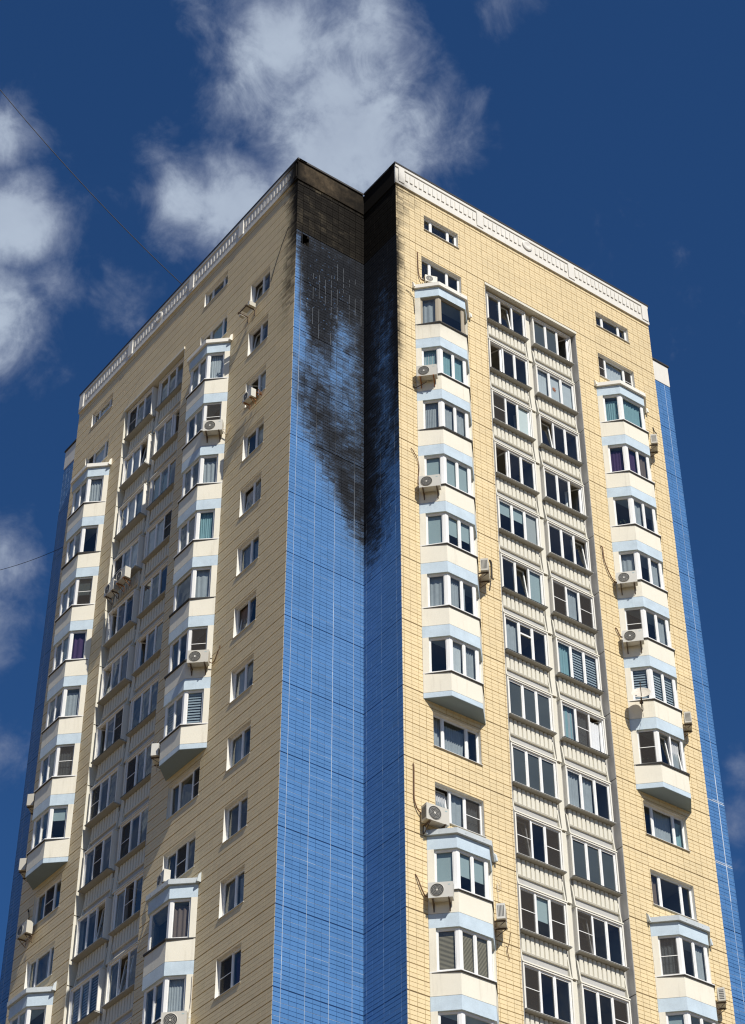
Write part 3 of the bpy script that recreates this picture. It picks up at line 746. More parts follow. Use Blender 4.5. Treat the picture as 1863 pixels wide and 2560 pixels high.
# bay windows ---------------------------------------------------------------
BP = [(0, 0), (BAYC, -BAYD), (BAYW - BAYC, -BAYD), (BAYW, 0)]
def inset(d):
    q = d * (math.sqrt(2) - 1)
    return [(d * 1.414, 0), (BAYC + q, -BAYD + d), (BAYW - BAYC - q, -BAYD + d), (BAYW - d * 1.414, 0)]
def outset(d): return [(-d * 1.2, 0)] + inset(-d)[1:3] + [(BAYW + d * 1.2, 0)]
def prism_at(poly, z0, z1, back=.02):
    return MB().prism([(poly[0][0], back)] + poly + [(poly[3][0], back)], z0, z1)
BAYC_D = {('D', 0): {1: (['dl'], ['d']), 2: (['dtc'], ['dt', 'dt']), 3: (['dl'], ['dl', 'dl']), 4: (['db'], ['db', 'db']), 5: (['db'], ['dh', 'dh']), 6: (['dl'], ['dl', 'dL']), 7: (['d'], ['dc', 'dl']), 10: (['db'], ['dh', 'dh']), 11: (['dv'], ['dv', 'dv']), 12: (['d'], ['d'])},
          ('D', 1): {1: (['dt'], ['dt']), 2: (['dp'], ['dp', 'dn']), 3: (['dP'], ['dl', 'dP']), 4: (['dl'], ['d', 'dl']), 5: (['ds'], ['d', 'dl']), 6: (['dz'], ['dz', 'dz']), 7: (['dsP'], ['T', 'Tl']), 10: (['dsc'], ['d', 'dl']), 11: (['db'], ['d', 'd']), 12: (['d'], ['d', 'd'])},  # topmost floor: teal curtains stand in for the blue reflection in the glass
          ('A', 0): {1: (['dlc'], ['d', 'd']), 2: (['ds'], ['d', 'd']), 3: (['dl'], ['d', 'dn']), 4: (['dt'], ['dn', 'd']), 5: (['dlP'], ['d']), 6: (['ds'], ['d', 'd']), 7: (['dz'], ['d', 'dz']), 10: (['dn'], ['d']), 11: (['dl'], ['d', 'd']), 12: (['d'], ['d', 'd'])},
          ('A', 1): {1: (['dlP'], ['d', 'dw']), 2: (['d'], ['dn', 'dw']), 3: (['dsh'], ['dh', 'db']), 4: (['dp'], ['db', 'dn']), 5: (['dl'], ['d', 'd']), 6: (['dsl'], ['d', 'd']), 7: (['dq'], ['d', 'd']), 10: (['d'], ['d', 'd']), 11: (['dl'], ['d', 'd']), 12: (['d'], ['d', 'd'])}}
DARKSILL = {('D', 0): {1, 3}, ('D', 1): {7}, ('A', 0): {5, 6, 10}, ('A', 1): {2}}
def ledge(wl, s0, k):
    """roof slab over the top of a bay, with turned-up ends"""
    lz0, lz1 = Z(k) + .012, Z(k) + .20
    po = outset(.10)
    mb = MB().prism([(po[0][0], TT - .004)] + po + [(po[3][0], TT - .004)], lz0, lz1)
    # sloping top and the raised fin at each end
    top = [(po[0][0], 0, lz1), (po[1][0], po[1][1], lz1), (po[2][0], po[2][1], lz1), (po[3][0], 0, lz1)]
    mb.face([top[0], top[1], (po[1][0] + .35, 0, lz1 + .10)]); mb.face([top[1], top[2], (po[2][0] - .35, 0, lz1 + .10), (po[1][0] + .35, 0, lz1 + .10)]); mb.face([top[2], top[3], (po[2][0] - .35, 0, lz1 + .10)])
    for sg, e in ((1, po[0][0]), (-1, po[3][0])):
        mb.hexa([(e - .02 * sg, -.16, lz0), (e + .05 * sg, -.16, lz0), (e + .05 * sg, -.002, lz0), (e - .02 * sg, -.002, lz0), (e - .02 * sg, -.10, lz1 + .08), (e + .02 * sg, -.10, lz1 + .06), (e + .02 * sg, -.002, lz1 + .17), (e - .02 * sg, -.002, lz1 + .19)])
    for q in (.3, 1.05): mb.tube([(BAYC + q, -BAYD - .103, lz0 + .10), (BAYC + q, -BAYD - .108, lz0 + .10)], .022, 8)
    mb.v = [(p[0], p[1], p[2] - lz0) for p in mb.v]
    return mb, lz0
for (wl, j), floors in BAYC_D.items():
    s0 = LAY[wl]['bays'][j]
    for f in BAYFLOORS:
        dirty = (wl, j, f) == ('D', 0, 1)
        # parapet
        zb, zt = Z(f + 1) + .012, Z(f + .715)
        body = part('bay_window', lambda: prism_at(BP, 0, zt - zb), 'cream_stucco', tower, wl, (s0, 0, zb), key=None if dirty else 'bay_parapet')
        if dirty: body.data.attributes.new('soot', 'FLOAT', 'POINT').data.foreach_set('value', [.36 if v.co.z > .3 else .12 for v in body.data.vertices])
        # groove between storeys
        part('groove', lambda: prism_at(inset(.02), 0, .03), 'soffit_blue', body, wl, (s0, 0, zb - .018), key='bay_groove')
        part('blue_band', lambda: prism_at(BP, 0, Z(f) - Z(f + .172)), 'pale_blue_stucco', body, wl, (s0, 0, Z(f + .172)), key='bay_band')
        # cream piers beside the wall
        def pier_at(mir):
            m = MB(); u = Vector((BAYC, -BAYD)).normalized(); n = Vector((-u.y, u.x)); z1 = Z(f + .172) - Z(f + .715)
            p = [Vector((0, 0)), u * .22, u * .22 + n * .14, n * .14]
            return m.prism([(BAYW - q.x if mir else q.x, q.y) for q in p] + [(BAYW - .02 if mir else .02, .02)], 0, z1)
        for mir in (0, 1):
            pier = part('bay_pier', lambda: pier_at(mir), 'cream_stucco', body, wl, (s0, 0, Z(f + .715)), key=None if dirty else ('bay_pier', mir))
            if dirty: pier.data.attributes.new('soot', 'FLOAT', 'POINT').data.foreach_set('value', [.22 if v.co.z < .4 else .38 for v in pier.data.vertices])
        # sill
        ps = outset(.055); dk = f in DARKSILL[(wl, j)]
        sl_ = part('sill', lambda: MB().prism([(ps[0][0] + .06, .0)] + [ps[1], ps[2]] + [(ps[3][0] - .06, .0)], 0, .035), 'dark_sill' if dk else 'white_plastic', body, wl, (s0, 0, Z(f + .715) + .001), key='bay_sill_d' if dk else 'bay_sill')
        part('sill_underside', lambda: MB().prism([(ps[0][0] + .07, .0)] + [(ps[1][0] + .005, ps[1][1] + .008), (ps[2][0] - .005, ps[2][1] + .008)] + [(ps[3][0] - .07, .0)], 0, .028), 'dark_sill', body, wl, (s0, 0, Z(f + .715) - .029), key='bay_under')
        # glazing on three facets
        left, front = floors[f]
        zb2, zt2 = Z(f + .715) + .037, Z(f + .172) - .002
        ins = [Vector(p) + Vector((s0, 0)) for p in inset(.075)]
        u = (ins[1] - ins[0]).normalized()
        fm = 'brown_frame' if dirty else 'white_plastic'
        glazing(body, wl, ins[0] + u * .13, ins[1], zb2, zt2, [1], left, fmat=fm, post1=.05)
        glazing(body, wl, ins[1], ins[2], zb2, zt2, [1] * len(front), front, fmat=fm, post0=.06, post1=.06)
        u = (ins[3] - ins[2]).normalized()
        glazing(body, wl, ins[2], ins[3] - u * .13, zb2, zt2, [1], ['dl'], fmat=fm, post0=.05)
        room(body, wl, s0 + .1, s0 + BAYW - .1, .04, Z(f + .75), Z(f + .12), 1.8)
        # ceiling and floor inside the bay are the prisms above and below
    # underside of the seventh bay
    part('bay_base', lambda: prism_at(BP, 0, Z(8) - Z(8.072)), 'pale_blue_stucco', tower, wl, (s0, 0, Z(8.072)), key='bay_base')
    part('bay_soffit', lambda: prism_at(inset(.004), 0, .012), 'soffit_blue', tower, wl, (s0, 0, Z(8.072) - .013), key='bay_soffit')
    for k in (1, 10):
        mb, lz0 = ledge(wl, s0, k)
        part('bay_roof', mb, 'ledge_concrete' if k == 10 else 'white_plaster', tower, wl, (s0, 0, lz0))
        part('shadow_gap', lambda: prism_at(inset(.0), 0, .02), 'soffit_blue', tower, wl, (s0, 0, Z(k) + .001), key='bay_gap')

# loggias ----------------------------------------------------------------------
LOGC = {('D', 0): {0: ['d', 'T', 'd'], 1: ['o', 'd', 'd'], 2: ['ds', 'd', 'ob'], 3: ['o', 'd', 'd'], 4: ['dq', 'dq', 'db'], 5: ['d', 'T', 'db'], 6: ['dl', 'x', 'd'], 7: ['g', 'g', 'g'], 8: ['g', 'g', 'g'], 9: ['Ts', 'd', 'ds'], 10: ['ds', 'dh', 'ds'], 11: ['ds', 'd', 'd'], 12: ['d', 'd', 'd']},
        ('D', 1): {0: ['g', 'g', 'o'], 1: ['dc', 'dw*', 'dw'], 2: ['T', 'd', 'd'], 3: ['d', 'd', 'o'], 4: ['d', 'd', 'T'], 5: ['ds', 'dl', 'ds'], 6: ['dtL', 'dz', 'dz'], 7: ['dlt', 'dsl', 'oc'], 8: ['dlL', 'dl', 'd'], 9: ['g', 'g', 'g'], 10: ['Ts', 'd', 'd'], 11: ['d', 'd', 'ds'], 12: ['d', 'd', 'd']},
        ('A', 0): {0: ['d', 'd', 'd'], 1: ['o', 'd', 'd'], 2: ['d', 'dt', 'dt'], 3: ['ds', 'dw', 'dw'], 4: ['d', 'g', 'g'], 5: ['g', 'g', 'o'], 6: ['g', 'g', 'g'], 7: ['d', 'd', 'ds'], 8: ['d', 'd', 'ds'], 9: ['d', 'os', 'd'], 10: ['d', 'T', 'd'], 11: ['d', 'd', 'd'], 12: ['d', 'd', 'd']},
        ('A', 1): {0: ['d', 'd', 'ds'], 1: ['T', 'dw', 'dw'], 2: ['db', 'dw', 'dw'], 3: ['dw', 'dw', 'ds'], 4: ['d', 'dn', 'o'], 5: ['d', 'd', 'T'], 6: ['ds', 'd', 'o'], 7: ['d', 'd', 'ds'], 8: ['d', 'ds', 'd'], 9: ['T', 'd', 'd'], 10: ['dz', 'dz', 'dz'], 11: ['d', 'd', 'd'], 12: ['d', 'd', 'd']}}
for wl in 'DA':
    L0, L1 = LAY[wl]['log']
    back = MB()
    holes = [(c0 + .03, c1 - .03, f + .12, f + .69) for (c0, c1) in LAY[wl]['lcols'] for f in range(13)]
    sheet(back, L0, L1, .0, KB, holes, .37)
    part('loggia_back', back, 'grey_concrete', tower, wl)
    # head slab of the recess
    part('loggia_head', MB().box(L0 - .03, L1 + .03, -.045, .37, Z(.078), Z(.03)), 'loggia_concrete', tower, wl)
    for f in range(0, 13):           # concrete cheeks, storey by storey
        za, zb = Z(f + .045 if f else .079), Z(f + 1.032)
        for s, e in ((L0, L0 + .02), (L1 - .02, L1)):
            mb = MB().box(0, e - s, .0, .37, 0, za - zb)
            part('cheek_panel', mb, 'grey_concrete' if s == L0 else ('loggia_concrete' if wl == 'A' else 'grey_concrete'), tower, wl, (s, .002, zb))  # light put into the tone: paler cheek where sunlit, grey where shaded
        # pilaster between the two columns
        c = (LAY[wl]['lcols'][0][1] + LAY[wl]['lcols'][1][0]) / 2; za = Z(f + .082)
        def pil():
            m = MB(); h = Z(f + .10) - Z(f + 1.075)
            m.hexa([(-.11, .24, 0), (.11, .24, 0), (.11, .369, 0), (-.11, .369, 0), (-.11, .30, h * .3), (.11, .30, h * .3), (.11, .369, h * .3), (-.11, .369, h * .3)])
            m.box(-.11, .11, .30, .369, h * .3, h); return m
        part('pilaster', pil, 'loggia_concrete', tower, wl, (c, 0, Z(f + 1.075)), key='pilaster')
    for j, (c0, c1) in enumerate(LAY[wl]['lcols']):
        W_ = c1 - c0
        for f in range(0, 13):
            zr = Z(f + 1.112)         # reference: top of the next window box
            def panel():
                m = MB(); zz = lambda k: Z(f + k) - zr
                m.box(0, W_, .335, .37, zz(1.11), zz(.70))                                   # back plate
                for q in range(10):                                                          # moulded ribs
                    x = .06 + (W_ - .12) * (q + .5) / 10; hw = .066
                    m.hexa([(x - hw, .265, zz(.948)), (x + hw, .265, zz(.948)), (x + hw + .025, .335, zz(.948)), (x - hw - .025, .335, zz(.948)), (x - hw, .265, zz(.725)), (x + hw, .265, zz(.725)), (x + hw + .025, .335, zz(.725)), (x - hw - .025, .335, zz(.725))])
                for x in (.0, W_ - .05):                                                     # flared side fins
                    m.hexa([(x, .20, zz(1.085)), (x + .05, .20, zz(1.085)), (x + .05, .36, zz(1.085)), (x, .36, zz(1.085)), (x, .31, zz(.80)), (x + .05, .31, zz(.80)), (x + .05, .36, zz(.80)), (x, .36, zz(.80))])
                m.hexa([(.05, .265, zz(.966)), (W_ - .05, .265, zz(.966)), (W_ - .05, .335, zz(.966)), (.05, .335, zz(.966)), (.05, .245, zz(.949)), (W_ - .05, .245, zz(.949)), (W_ - .05, .335, zz(.949)), (.05, .335, zz(.949))])
                m.hexa([(-.02, .15, zz(1.110)), (W_ + .02, .15, zz(1.110)), (W_ + .02, .335, zz(1.110)), (-.02, .335, zz(1.110)), (-.02, .16, zz(1.090)), (W_ + .02, .16, zz(1.090)), (W_ + .02, .335, zz(1.084)), (-.02, .335, zz(1.084))])
                m.slot = 1; m.face([(.05, .325, zz(1.09)), (W_ - .05, .325, zz(1.09)), (W_ - .05, .325, zz(.966)), (.05, .325, zz(.966))])
                return m
            body = part('loggia', panel, ['loggia_concrete', 'grey_concrete'], tower, wl, (c0, 0, zr), key=('loggia', round(W_, 2)))
            # projecting window box
            zb, zt = Z(f + .70), Z(f + .112); bf = .085 if (wl, j) == ('A', 1) else .17
            def wbox():
                m = MB(); h = zt - zb; t_ = .055
                m.box(0, t_, bf, .37, 0, h); m.box(W_ - t_, W_, bf, .37, 0, h); m.box(t_, W_ - t_, bf + .001, .37, h - t_, h); m.box(t_, W_ - t_, bf + .001, .37, 0, .02); return m
            part('window_box', wbox, 'white_plaster', body, wl, (c0, 0, zb), key=('wbox', bf, round(W_, 2)))
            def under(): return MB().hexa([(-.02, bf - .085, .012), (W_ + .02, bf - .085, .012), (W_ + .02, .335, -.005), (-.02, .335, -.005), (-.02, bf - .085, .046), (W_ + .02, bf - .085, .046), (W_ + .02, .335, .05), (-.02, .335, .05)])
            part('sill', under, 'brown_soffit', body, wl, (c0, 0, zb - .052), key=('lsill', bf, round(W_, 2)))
            dk = wr.random() < .5
            part('sill_flashing', lambda: MB().hexa([(-.025, bf - .10, .03), (W_ + .025, bf - .10, .03), (W_ + .025, .20, .05), (-.025, .20, .05), (-.025, bf - .10, .042), (W_ + .025, bf - .10, .042), (W_ + .025, .20, .062), (-.025, .20, .062)]), 'dark_sill' if dk else 'sill_metal', body, wl, (c0, 0, zb - .045), key=('lfl', dk, bf, round(W_, 2)))
            glazing(body, wl, (c0 + .055, bf + .045), (c1 - .055, bf + .045), zb + .02, zt - .055, [1, 1, 1], LOGC[(wl, j)][f], fwid=.045, mull=.04)
            room(body, wl, c0 + .04, c1 - .04, .29, Z(f + .80), Z(f + .11), 1.5)

# ------------------------------------------------------------------ air conditioners, dish, cables
def ac_mesh_parts(w=.78, h=.54, d=.28):
    body = MB().box(-w / 2, w / 2, -d, 0, 0, h)
    gr = MB(); cx_ = -w * .14; R = h * .40
    gr.disc((cx_, -d - .004, h * .5), R, 'b', 24)
    ring = MB()
    for q in range(24):
        a, b = 2 * math.pi * q / 24, 2 * math.pi * (q + 1) / 24
        P_ = lambda r, t, y: (cx_ + r * math.cos(t), y, h * .5 + r * math.sin(t))
        ring.face([P_(R, a, -d - .016), P_(R, b, -d - .016), P_(R * 1.07, b, -d), P_(R * 1.07, a, -d)])
        ring.face([P_(R, a, -d - .016), P_(R, b, -d - .016), P_(R * .97, b, -d - .005), P_(R * .97, a, -d - .005)])
    for r in (.35, .55, .75):
        for q in range(24):
            a, b = 2 * math.pi * q / 24, 2 * math.pi * (q + 1) / 24
            P2 = lambda rr, t: (cx_ + rr * math.cos(t), -d - .010, h * .5 + rr * math.sin(t))
            ring.face([P2(R * r, a), P2(R * r, b), P2(R * (r + .025), b), P2(R * (r + .025), a)])
    hub = MB().disc((cx_, -d - .013, h * .5), R * .18, 'b', 14)
    side = MB()
    for q in range(5): side.box(-w / 2 - .004, -w / 2 + .004, -d + .04 + q * .044, -d + .062 + q * .044, h * .14, h * .86)
    slots2 = MB()
    for q in range(6): slots2.box(-w / 2 - .004, -w / 2 + .004, -d + .05, -.05, h * (.12 + q * .13), h * (.12 + q * .13) + .035)
    br = MB()
    for x in (0.0,):
        br.box(x - .02, x + .02, -d - .02, .10, -.045, -.004); br.box(x - .018, x + .018, .085, .099, -.30, -.046)
        br.hexa([(x - .012, .06, -.30), (x + .012, .06, -.30), (x + .012, .085, -.30), (x - .012, .085, -.30), (x - .012, -d + .02, -.05), (x + .012, -d + .02, -.05), (x + .012, -d + .05, -.05), (x - .012, -d + .05, -.05)])
    badge = MB().box(w * .30, w * .40, -d - .003, -d + .001, h * .80, h * .84)
    return dict(body=body, gr=gr, ring=ring, hub=hub, side=side, slots2=slots2, br=br, badge=badge)
ACM = {}
def ac(label, wl, s, i, z, nrm, pipe=None, scale=1.0, rust=False, side='side', w=.78):
    """outdoor unit: base point (wall-local), facing direction nrm (plan, wall-local)"""
    nw = wdir(wl, nrm[0], nrm[1], 0).normalized(); rz = math.atan2(nw.y, nw.x) + math.pi / 2
    base = wpos(wl, s, i, z)
    root = thing('air_conditioner', label, 'air conditioner', base, 'air conditioner units hung on the facade', rz)
    if not ACM:
        for k, mb in ac_mesh_parts().items():
            ACM[k] = mesh_of(k, mb, {'body': 'unit_plastic', 'gr': 'unit_grille', 'ring': 'unit_plastic', 'hub': 'unit_plastic', 'side': 'unit_grille', 'slots2': 'unit_grille', 'br': 'bracket_steel', 'badge': 'teal_curtain'}[k])
        ACM['br_rust'] = ACM['br'].copy(); ACM['br_rust'].materials[0] = MAT['rust_steel']
    bo = put('casing', ACM['body'], root)
    put('fan_guard', ACM['ring'], root); put('fan_opening', ACM['gr'], root); put('fan_hub', ACM['hub'], root); put('badge', ACM['badge'], root)
    put('side_vent', ACM[side], root); 
    for bx_ in (-.257, .257): put('bracket', ACM['br_rust' if rust else 'br'], root, (bx_ * scale, 0, 0))
    tilt = math.radians(wr.uniform(-1.6, 1.6))
    for o in root.children: o.scale = (scale,) * 3; o.rotation_euler = (0, tilt, 0)
    if pipe:
        inv = Matrix.Rotation(-rz, 3, 'Z')
        pts = [inv @ (wpos(wl, *p) - base) for p in pipe[1]]
        # smooth the pipe run
        sm = []
        for q in range(len(pts) - 1):
            p0, p1, p2, p3 = pts[max(q - 1, 0)], pts[q], pts[q + 1], pts[min(q + 2, len(pts) - 1)]
            for t_ in (0, .25, .5, .75):
                sm.append(.5 * ((2 * p1) + (p2 - p0) * t_ + (2 * p0 - 5 * p1 + 4 * p2 - p3) * t_ ** 2 + (3 * p1 - p0 - 3 * p2 + p3) * t_ ** 3))
        sm.append(pts[-1])
        put('pipe', mesh_of('pipe', MB().tube(sm, pipe[2] if len(pipe) > 2 else .022, 6), pipe[0]), root)
    return root
NL, NR, NF = (-.72, -.69), (.72, -.69), (0, -1)
def facet(wl, j, t, out, side='L'):
    s0 = LAY[wl]['bays'][j]
    if side == 'L': p = Vector((s0, 0)) + Vector((BAYC, -BAYD)) * t; n = Vector(NL).normalized()
    else: p = Vector((s0 + BAYW, 0)) + Vector((-BAYC, -BAYD)) * t; n = Vector(NR).normalized()
    p = p + n * out; return p.x, p.y
def wallpipe(s, k, pts): return [(s + a, -.03 + b, Z(k + c)) for a, b, c in pts]

# right-hand (sunlit) facade
x, y = facet('D', 0, .46, .10)
ac('air conditioner below teal-curtained bay window near the burnt corner', 'D', x, y, Z(2.84), NL, ('bracket_steel', [(.72, -.03, Z(2.93)), (.80, -.05, Z(2.95)), (x - .12, y - .1, Z(2.92))], .02), rust=True)
ac('air conditioner below pale-blinded bay window, thick cable rising to its left', 'D', x, y, Z(4.84), NL, ('brown_pipe', [(.52, -.03, Z(4.10)), (.60, -.05, Z(4.14)), (.80, -.05, Z(4.25)), (.86, -.06, Z(4.4)), (.82, -.06, Z(4.7)), (x - .15, y - .05, Z(4.75))], .016))
ac('air conditioner below bay with half-drawn blue-grey blinds, two cables at its left', 'D', x, y, Z(10.87), NL, ('brown_pipe', [(.38, -.02, Z(10.55)), (.46, -.06, Z(10.62)), (.62, -.06, Z(10.74)), (.78, -.08, Z(10.8)), (x - .2, y, Z(10.76))], .022))
ac('large air conditioner at lower left corner of window above a bay roof', 'D', 1.02, -.16, Z(9.87), (-.10, -1), ('brown_pipe', [(.36, -.03, Z(9.08)), (.37, -.05, Z(9.14)), (.36, -.05, Z(9.4)), (.37, -.05, Z(9.58)), (.50, -.06, Z(9.70)), (.66, -.1, Z(9.74))], .022), scale=1.12)
ac('small air conditioner on topmost bay roof next to the sooty wall', 'D', 1.50, -.22, Z(.83), (-.35, -1), ('brown_pipe', [(1.05, -.02, Z(.18)), (1.05, -.04, Z(.25)), (1.06, -.05, Z(.60)), (1.15, -.08, Z(.74)), (1.3, -.2, Z(.78))], .02), scale=.66)
x, y = facet('D', 0, .40, .12, 'R')
ac('air conditioner seen from its side with black cable, right of cream bay', 'D', x, y, Z(5.88), NR, ('black_rubber', [(4.10, -.02, Z(5.40)), (4.16, -.05, Z(5.46)), (4.12, -.08, Z(5.7)), (4.0, -.3, Z(5.8))], .03), side='side')
ac('air conditioner seen from its dark open side above loose wires', 'D', x, y, Z(10.89), NR, ('brown_pipe', [(3.95, -.3, Z(10.92)), (4.05, -.12, Z(11.0)), (4.0, -.06, Z(11.1)), (4.1, -.04, Z(11.2))], .012), side='side')
x, y = facet('D', 1, .46, .10)
ac('air conditioner with long brown pipe curving up to its left', 'D', x, y, Z(4.84), NL, ('brown_pipe', [(9.85, -.03, Z(4.18)), (9.92, -.06, Z(4.22)), (9.95, -.06, Z(4.42)), (10.15, -.06, Z(4.62)), (10.42, -.07, Z(4.74)), (x - .2, y - .05, Z(4.8))], .024))
ac('air conditioner below insect-screened bay window, short pipe into yellow tiles', 'D', x, y, Z(5.84), NL, ('brown_pipe', [(10.22, -.03, Z(5.55)), (10.28, -.06, Z(5.58)), (10.42, -.08, Z(5.68)), (x - .2, y - .05, Z(5.76))], .026))
x, y = facet('D', 1, .34, .12, 'R')
ac('topmost air conditioner beside the blue-edged right end, seen from its side', 'D', x, y, Z(1.83), NR, ('black_rubber', [(13.62, -.02, Z(1.22)), (13.66, -.05, Z(1.3)), (13.6, -.2, Z(1.4))], .022), scale=.9)
ac('air conditioner seen from its side, one floor above bay with tilted sashes', 'D', x, y, Z(6.83), NR, None, scale=.9)
ac('slatted air conditioner at bottom right beside the blue tile strip', 'D', x, y, Z(10.86), NR, None, scale=.9, side='slots2')
# left-hand facade
x, y = facet('A', 0, .46, .10)
ac('air conditioner in sun on second cream bay of left facade', 'A', x, y, Z(2.84), NL, ('pale_cable', [(x - .25, y + .1, Z(2.70)), (4.5, -.04, Z(2.86)), (4.35, -.03, Z(2.80)), (4.28, -.02, Z(2.76))], .02))
ac('air conditioner in sun under screened bay window, cable trailing right', 'A', x, y, Z(6.85), NL, ('brown_pipe', [(x - .25, y + .1, Z(6.74)), (4.5, -.05, Z(6.82)), (4.2, -.04, Z(6.7)), (4.1, -.02, Z(6.62))], .018))
ac('lowest air conditioner on left facade, cut by the bottom of the picture', 'A', x, y, Z(11.90), NL, ('pale_cable', [(x - .25, y + .15, Z(11.75)), (4.62, -.05, Z(11.6)), (4.64, -.03, Z(11.2))], .018), scale=1.05)
x, y = facet('A', 0, .45, .12, 'R')
ac('white air conditioner between loggias and the base of a cream bay', 'A', x, y, Z(7.86), NR, ('pale_cable', [(x + .2, y, Z(7.84)), (x + .3, y + .05, Z(7.97)), (x + .05, y + .2, Z(7.98))], .018), scale=.95)
x, y = facet('A', 1, .30, .16, 'R')
ac('upper of two white air conditioners sticking out at far left edge', 'A', x, y, Z(6.84), NR, None, scale=.95)
ac('lower of two white air conditioners sticking out at far left edge', 'A', x, y, Z(7.88), NR, None, scale=.95)
ac('air conditioner lying on grey bay roof under a left-facade window', 'A', 6.02, -.42, Z(9.86), (.2, -1), None, scale=.85)
ac('rusty-bracketed air conditioner in front of open two-pane window', 'A', 2.62, -.12, Z(2.75), (0, -1), ('rust_steel', [(2.3, -.05, Z(2.74)), (2.1, -.22, Z(2.73)), (2.0, -.05, Z(2.78)), (1.95, -.25, Z(2.72))], .022), rust=True, scale=.78)
ac('right one of two air conditioners hung below far loggia window', 'A', 11.60, -.10, Z(3.92), (0, -1), None, scale=.95, rust=True)
ac('left one of two air conditioners hung below far loggia window', 'A', 12.50, -.10, Z(3.96), (0, -1), None, scale=.95)
ac('air conditioner with bent black hose between two far-left windows', 'A', 16.62, -.16, Z(8.87), (0, -1), ('black_rubber', [(17.05, -.04, Z(8.40)), (16.98, -.07, Z(8.38)), (16.85, -.08, Z(8.5)), (16.75, -.12, Z(8.62))], .02), scale=.95)
# empty unit bracket with spray foam below the top two-pane window
root = thing('bracket', 'empty metal bracket with pale scraps below top two-pane window', 'bracket', wpos('A', 3.1, -.05, Z(.86)))
mb = MB()
for s in (-.25, .25): mb.box(s - .02, s + .02, -.45, .04, .0, .04); mb.box(s - .02, s + .02, .02, .05, -.3, .0)
mb.box(-.35, .35, -.42, -.38, -.01, .03)
put('steel_frame', mesh_of('steel_frame', mb, 'bracket_steel', 'A'), root)
mb = MB().box(-.30, .12, -.40, -.12, .04, .09).box(.30, .42, -.30, -.10, -.03, .08).box(-.42, -.30, -.35, -.05, .0, .22)
put('scrap', mesh_of('scrap', mb, 'unit_plastic', 'A'), root)

# satellite dish on the right-hand bay
x, y = facet('D', 1, .52, .42)
dish = thing('satellite_dish', 'round rusty satellite dish on a mast in front of striped blinds', 'satellite dish', wpos('D', x, y, Z(6.86)))
mb = MB(); n = 22; aim = Vector((-.62, -.62, .48)).normalized(); a1 = aim.cross(Vector((0, 0, 1))).normalized(); a2 = a1.cross(aim)
c = Vector((-.02, -.05, .36)); rings = []
for rr, dd in ((.02, 0), (.14, .012), (.27, .04), (.36, .075)):
    rings.append([tuple(c + aim * dd + (a1 * math.cos(2 * math.pi * q / n) + a2 * math.sin(2 * math.pi * q / n) * 1.08) * rr) for q in range(n)])
for ra, rb in zip(rings, rings[1:]):
    for q in range(n): mb.face([ra[q], ra[(q + 1) % n], rb[(q + 1) % n], rb[q]])
put('reflector', mesh_of('reflector', mb, 'dish_paint'), dish)
mb = MB().tube([c - aim * .03 + Vector((0, 0, -.32)), c + aim * .30 + Vector((0, 0, -.22)), c + aim * .42 + Vector((0, 0, .06))], .015, 6)
put('feed_arm', mesh_of('feed_arm', mb, 'bracket_steel'), dish)
put('receiver', mesh_of('receiver', MB().tube([c + aim * .42 + Vector((0, 0, .04)), c + aim * .36 + Vector((0, 0, .10))], .035, 8), 'black_rubber'), dish)
mb = MB().tube([(0, 0, -.30), (0, 0, .34)], .022, 8).tube([(0, 0, -.12), (.25, .24, -.14)], .018, 6)
put('mast', mesh_of('mast', mb, 'bracket_steel'), dish)
cb = [(.02, 0, .0), (.16, .1, -.02), (.22, .14, -.16), (.10, .06, -.26), (.02, 0, -.42), (.14, .1, -.5), (.2, .15, -.36)]
put('cable', mesh_of('cable', MB().tube(cb, .008, 5), 'pale_cable'), dish)
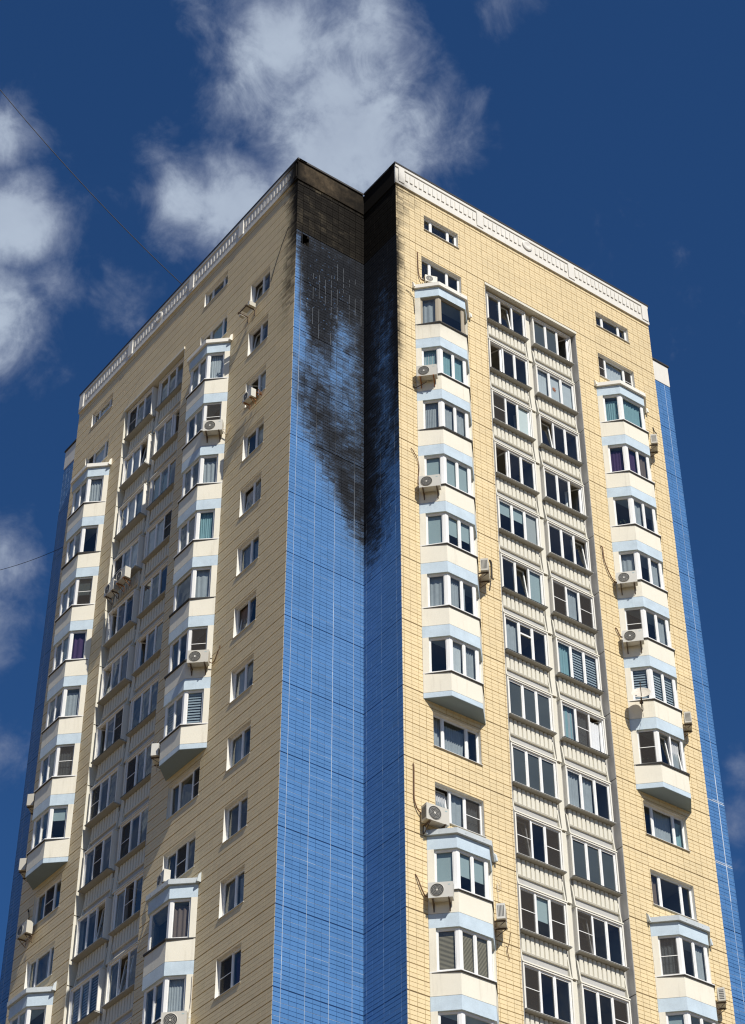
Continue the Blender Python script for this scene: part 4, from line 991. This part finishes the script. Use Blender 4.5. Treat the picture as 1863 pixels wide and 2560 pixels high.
put('clamp', mesh_of('clamp', MB().box(-.05, .05, -.05, .05, -.02, .06), 'bracket_steel'), dish)

def cable(name, label, pts, r, mat, sag=0.0, n=24):
    P_ = [Vector(p) for p in pts]; full = []
    for a, b in zip(P_, P_[1:]):
        m = n if len(P_) == 2 else 5
        for q in range(m): t_ = q / m; full.append(a.lerp(b, t_) - Vector((0, 0, sag * 4 * t_ * (1 - t_))))
    full.append(P_[-1]); org = full[0].copy()
    o = put(name, mesh_of(name, MB().tube([p - org for p in full], r, 5), mat), None, org); o['label'] = label; o['category'] = 'cable'
    return o
A0 = wpos('A', 9.1, .2, Z(-1.52))
cable('overhead_wire', 'thin dark wire running from the roof up across blue sky', [A0, CAM + ray(-60, 150) * 96], .019, 'cable_black', 0.5)
cable('overhead_wire', 'faint thin wire meeting the left blue edge of the tower', [wpos('F', 20.5, -.02, Z(.95)), CAM + ray(-60, 1438) * 100], .013, 'cable_black', 0.2)
cable('wall_cable', 'loose black cable slanting up sooty tiles towards the corner', [wpos('A', 1.72, -.03, Z(.60)), wpos('A', 1.35, -.04, Z(.30)), wpos('A', 1.0, -.035, Z(.05)), wpos('A', .55, -.03, Z(-.20))], .014, 'cable_black')
cable('wall_cable', 'thin dark cable bent beside the top cream bay', [wpos('D', .42, -.02, Z(1.10)), wpos('D', .62, -.035, Z(1.12)), wpos('D', .80, -.035, Z(1.2)), wpos('D', .84, -.035, Z(1.5))], .012, 'cable_black')
cable('wall_cable', 'coiled pale wire hanging right of lower bay roof', [wpos('D', 3.72, -.04, Z(10.20)), wpos('D', 3.84, -.07, Z(10.24)), wpos('D', 3.86, -.06, Z(10.32)), wpos('D', 3.74, -.07, Z(10.34)), wpos('D', 3.70, -.05, Z(10.26)), wpos('D', 3.76, -.04, Z(10.5))], .008, 'pale_cable')
cable('wall_cable', 'pale cable stub on tiles beside lower left bay roof', [wpos('A', 7.85, -.02, Z(9.62)), wpos('A', 7.82, -.05, Z(9.68)), wpos('A', 7.72, -.05, Z(9.85)), wpos('A', 7.55, -.12, Z(9.95))], .016, 'pale_cable')
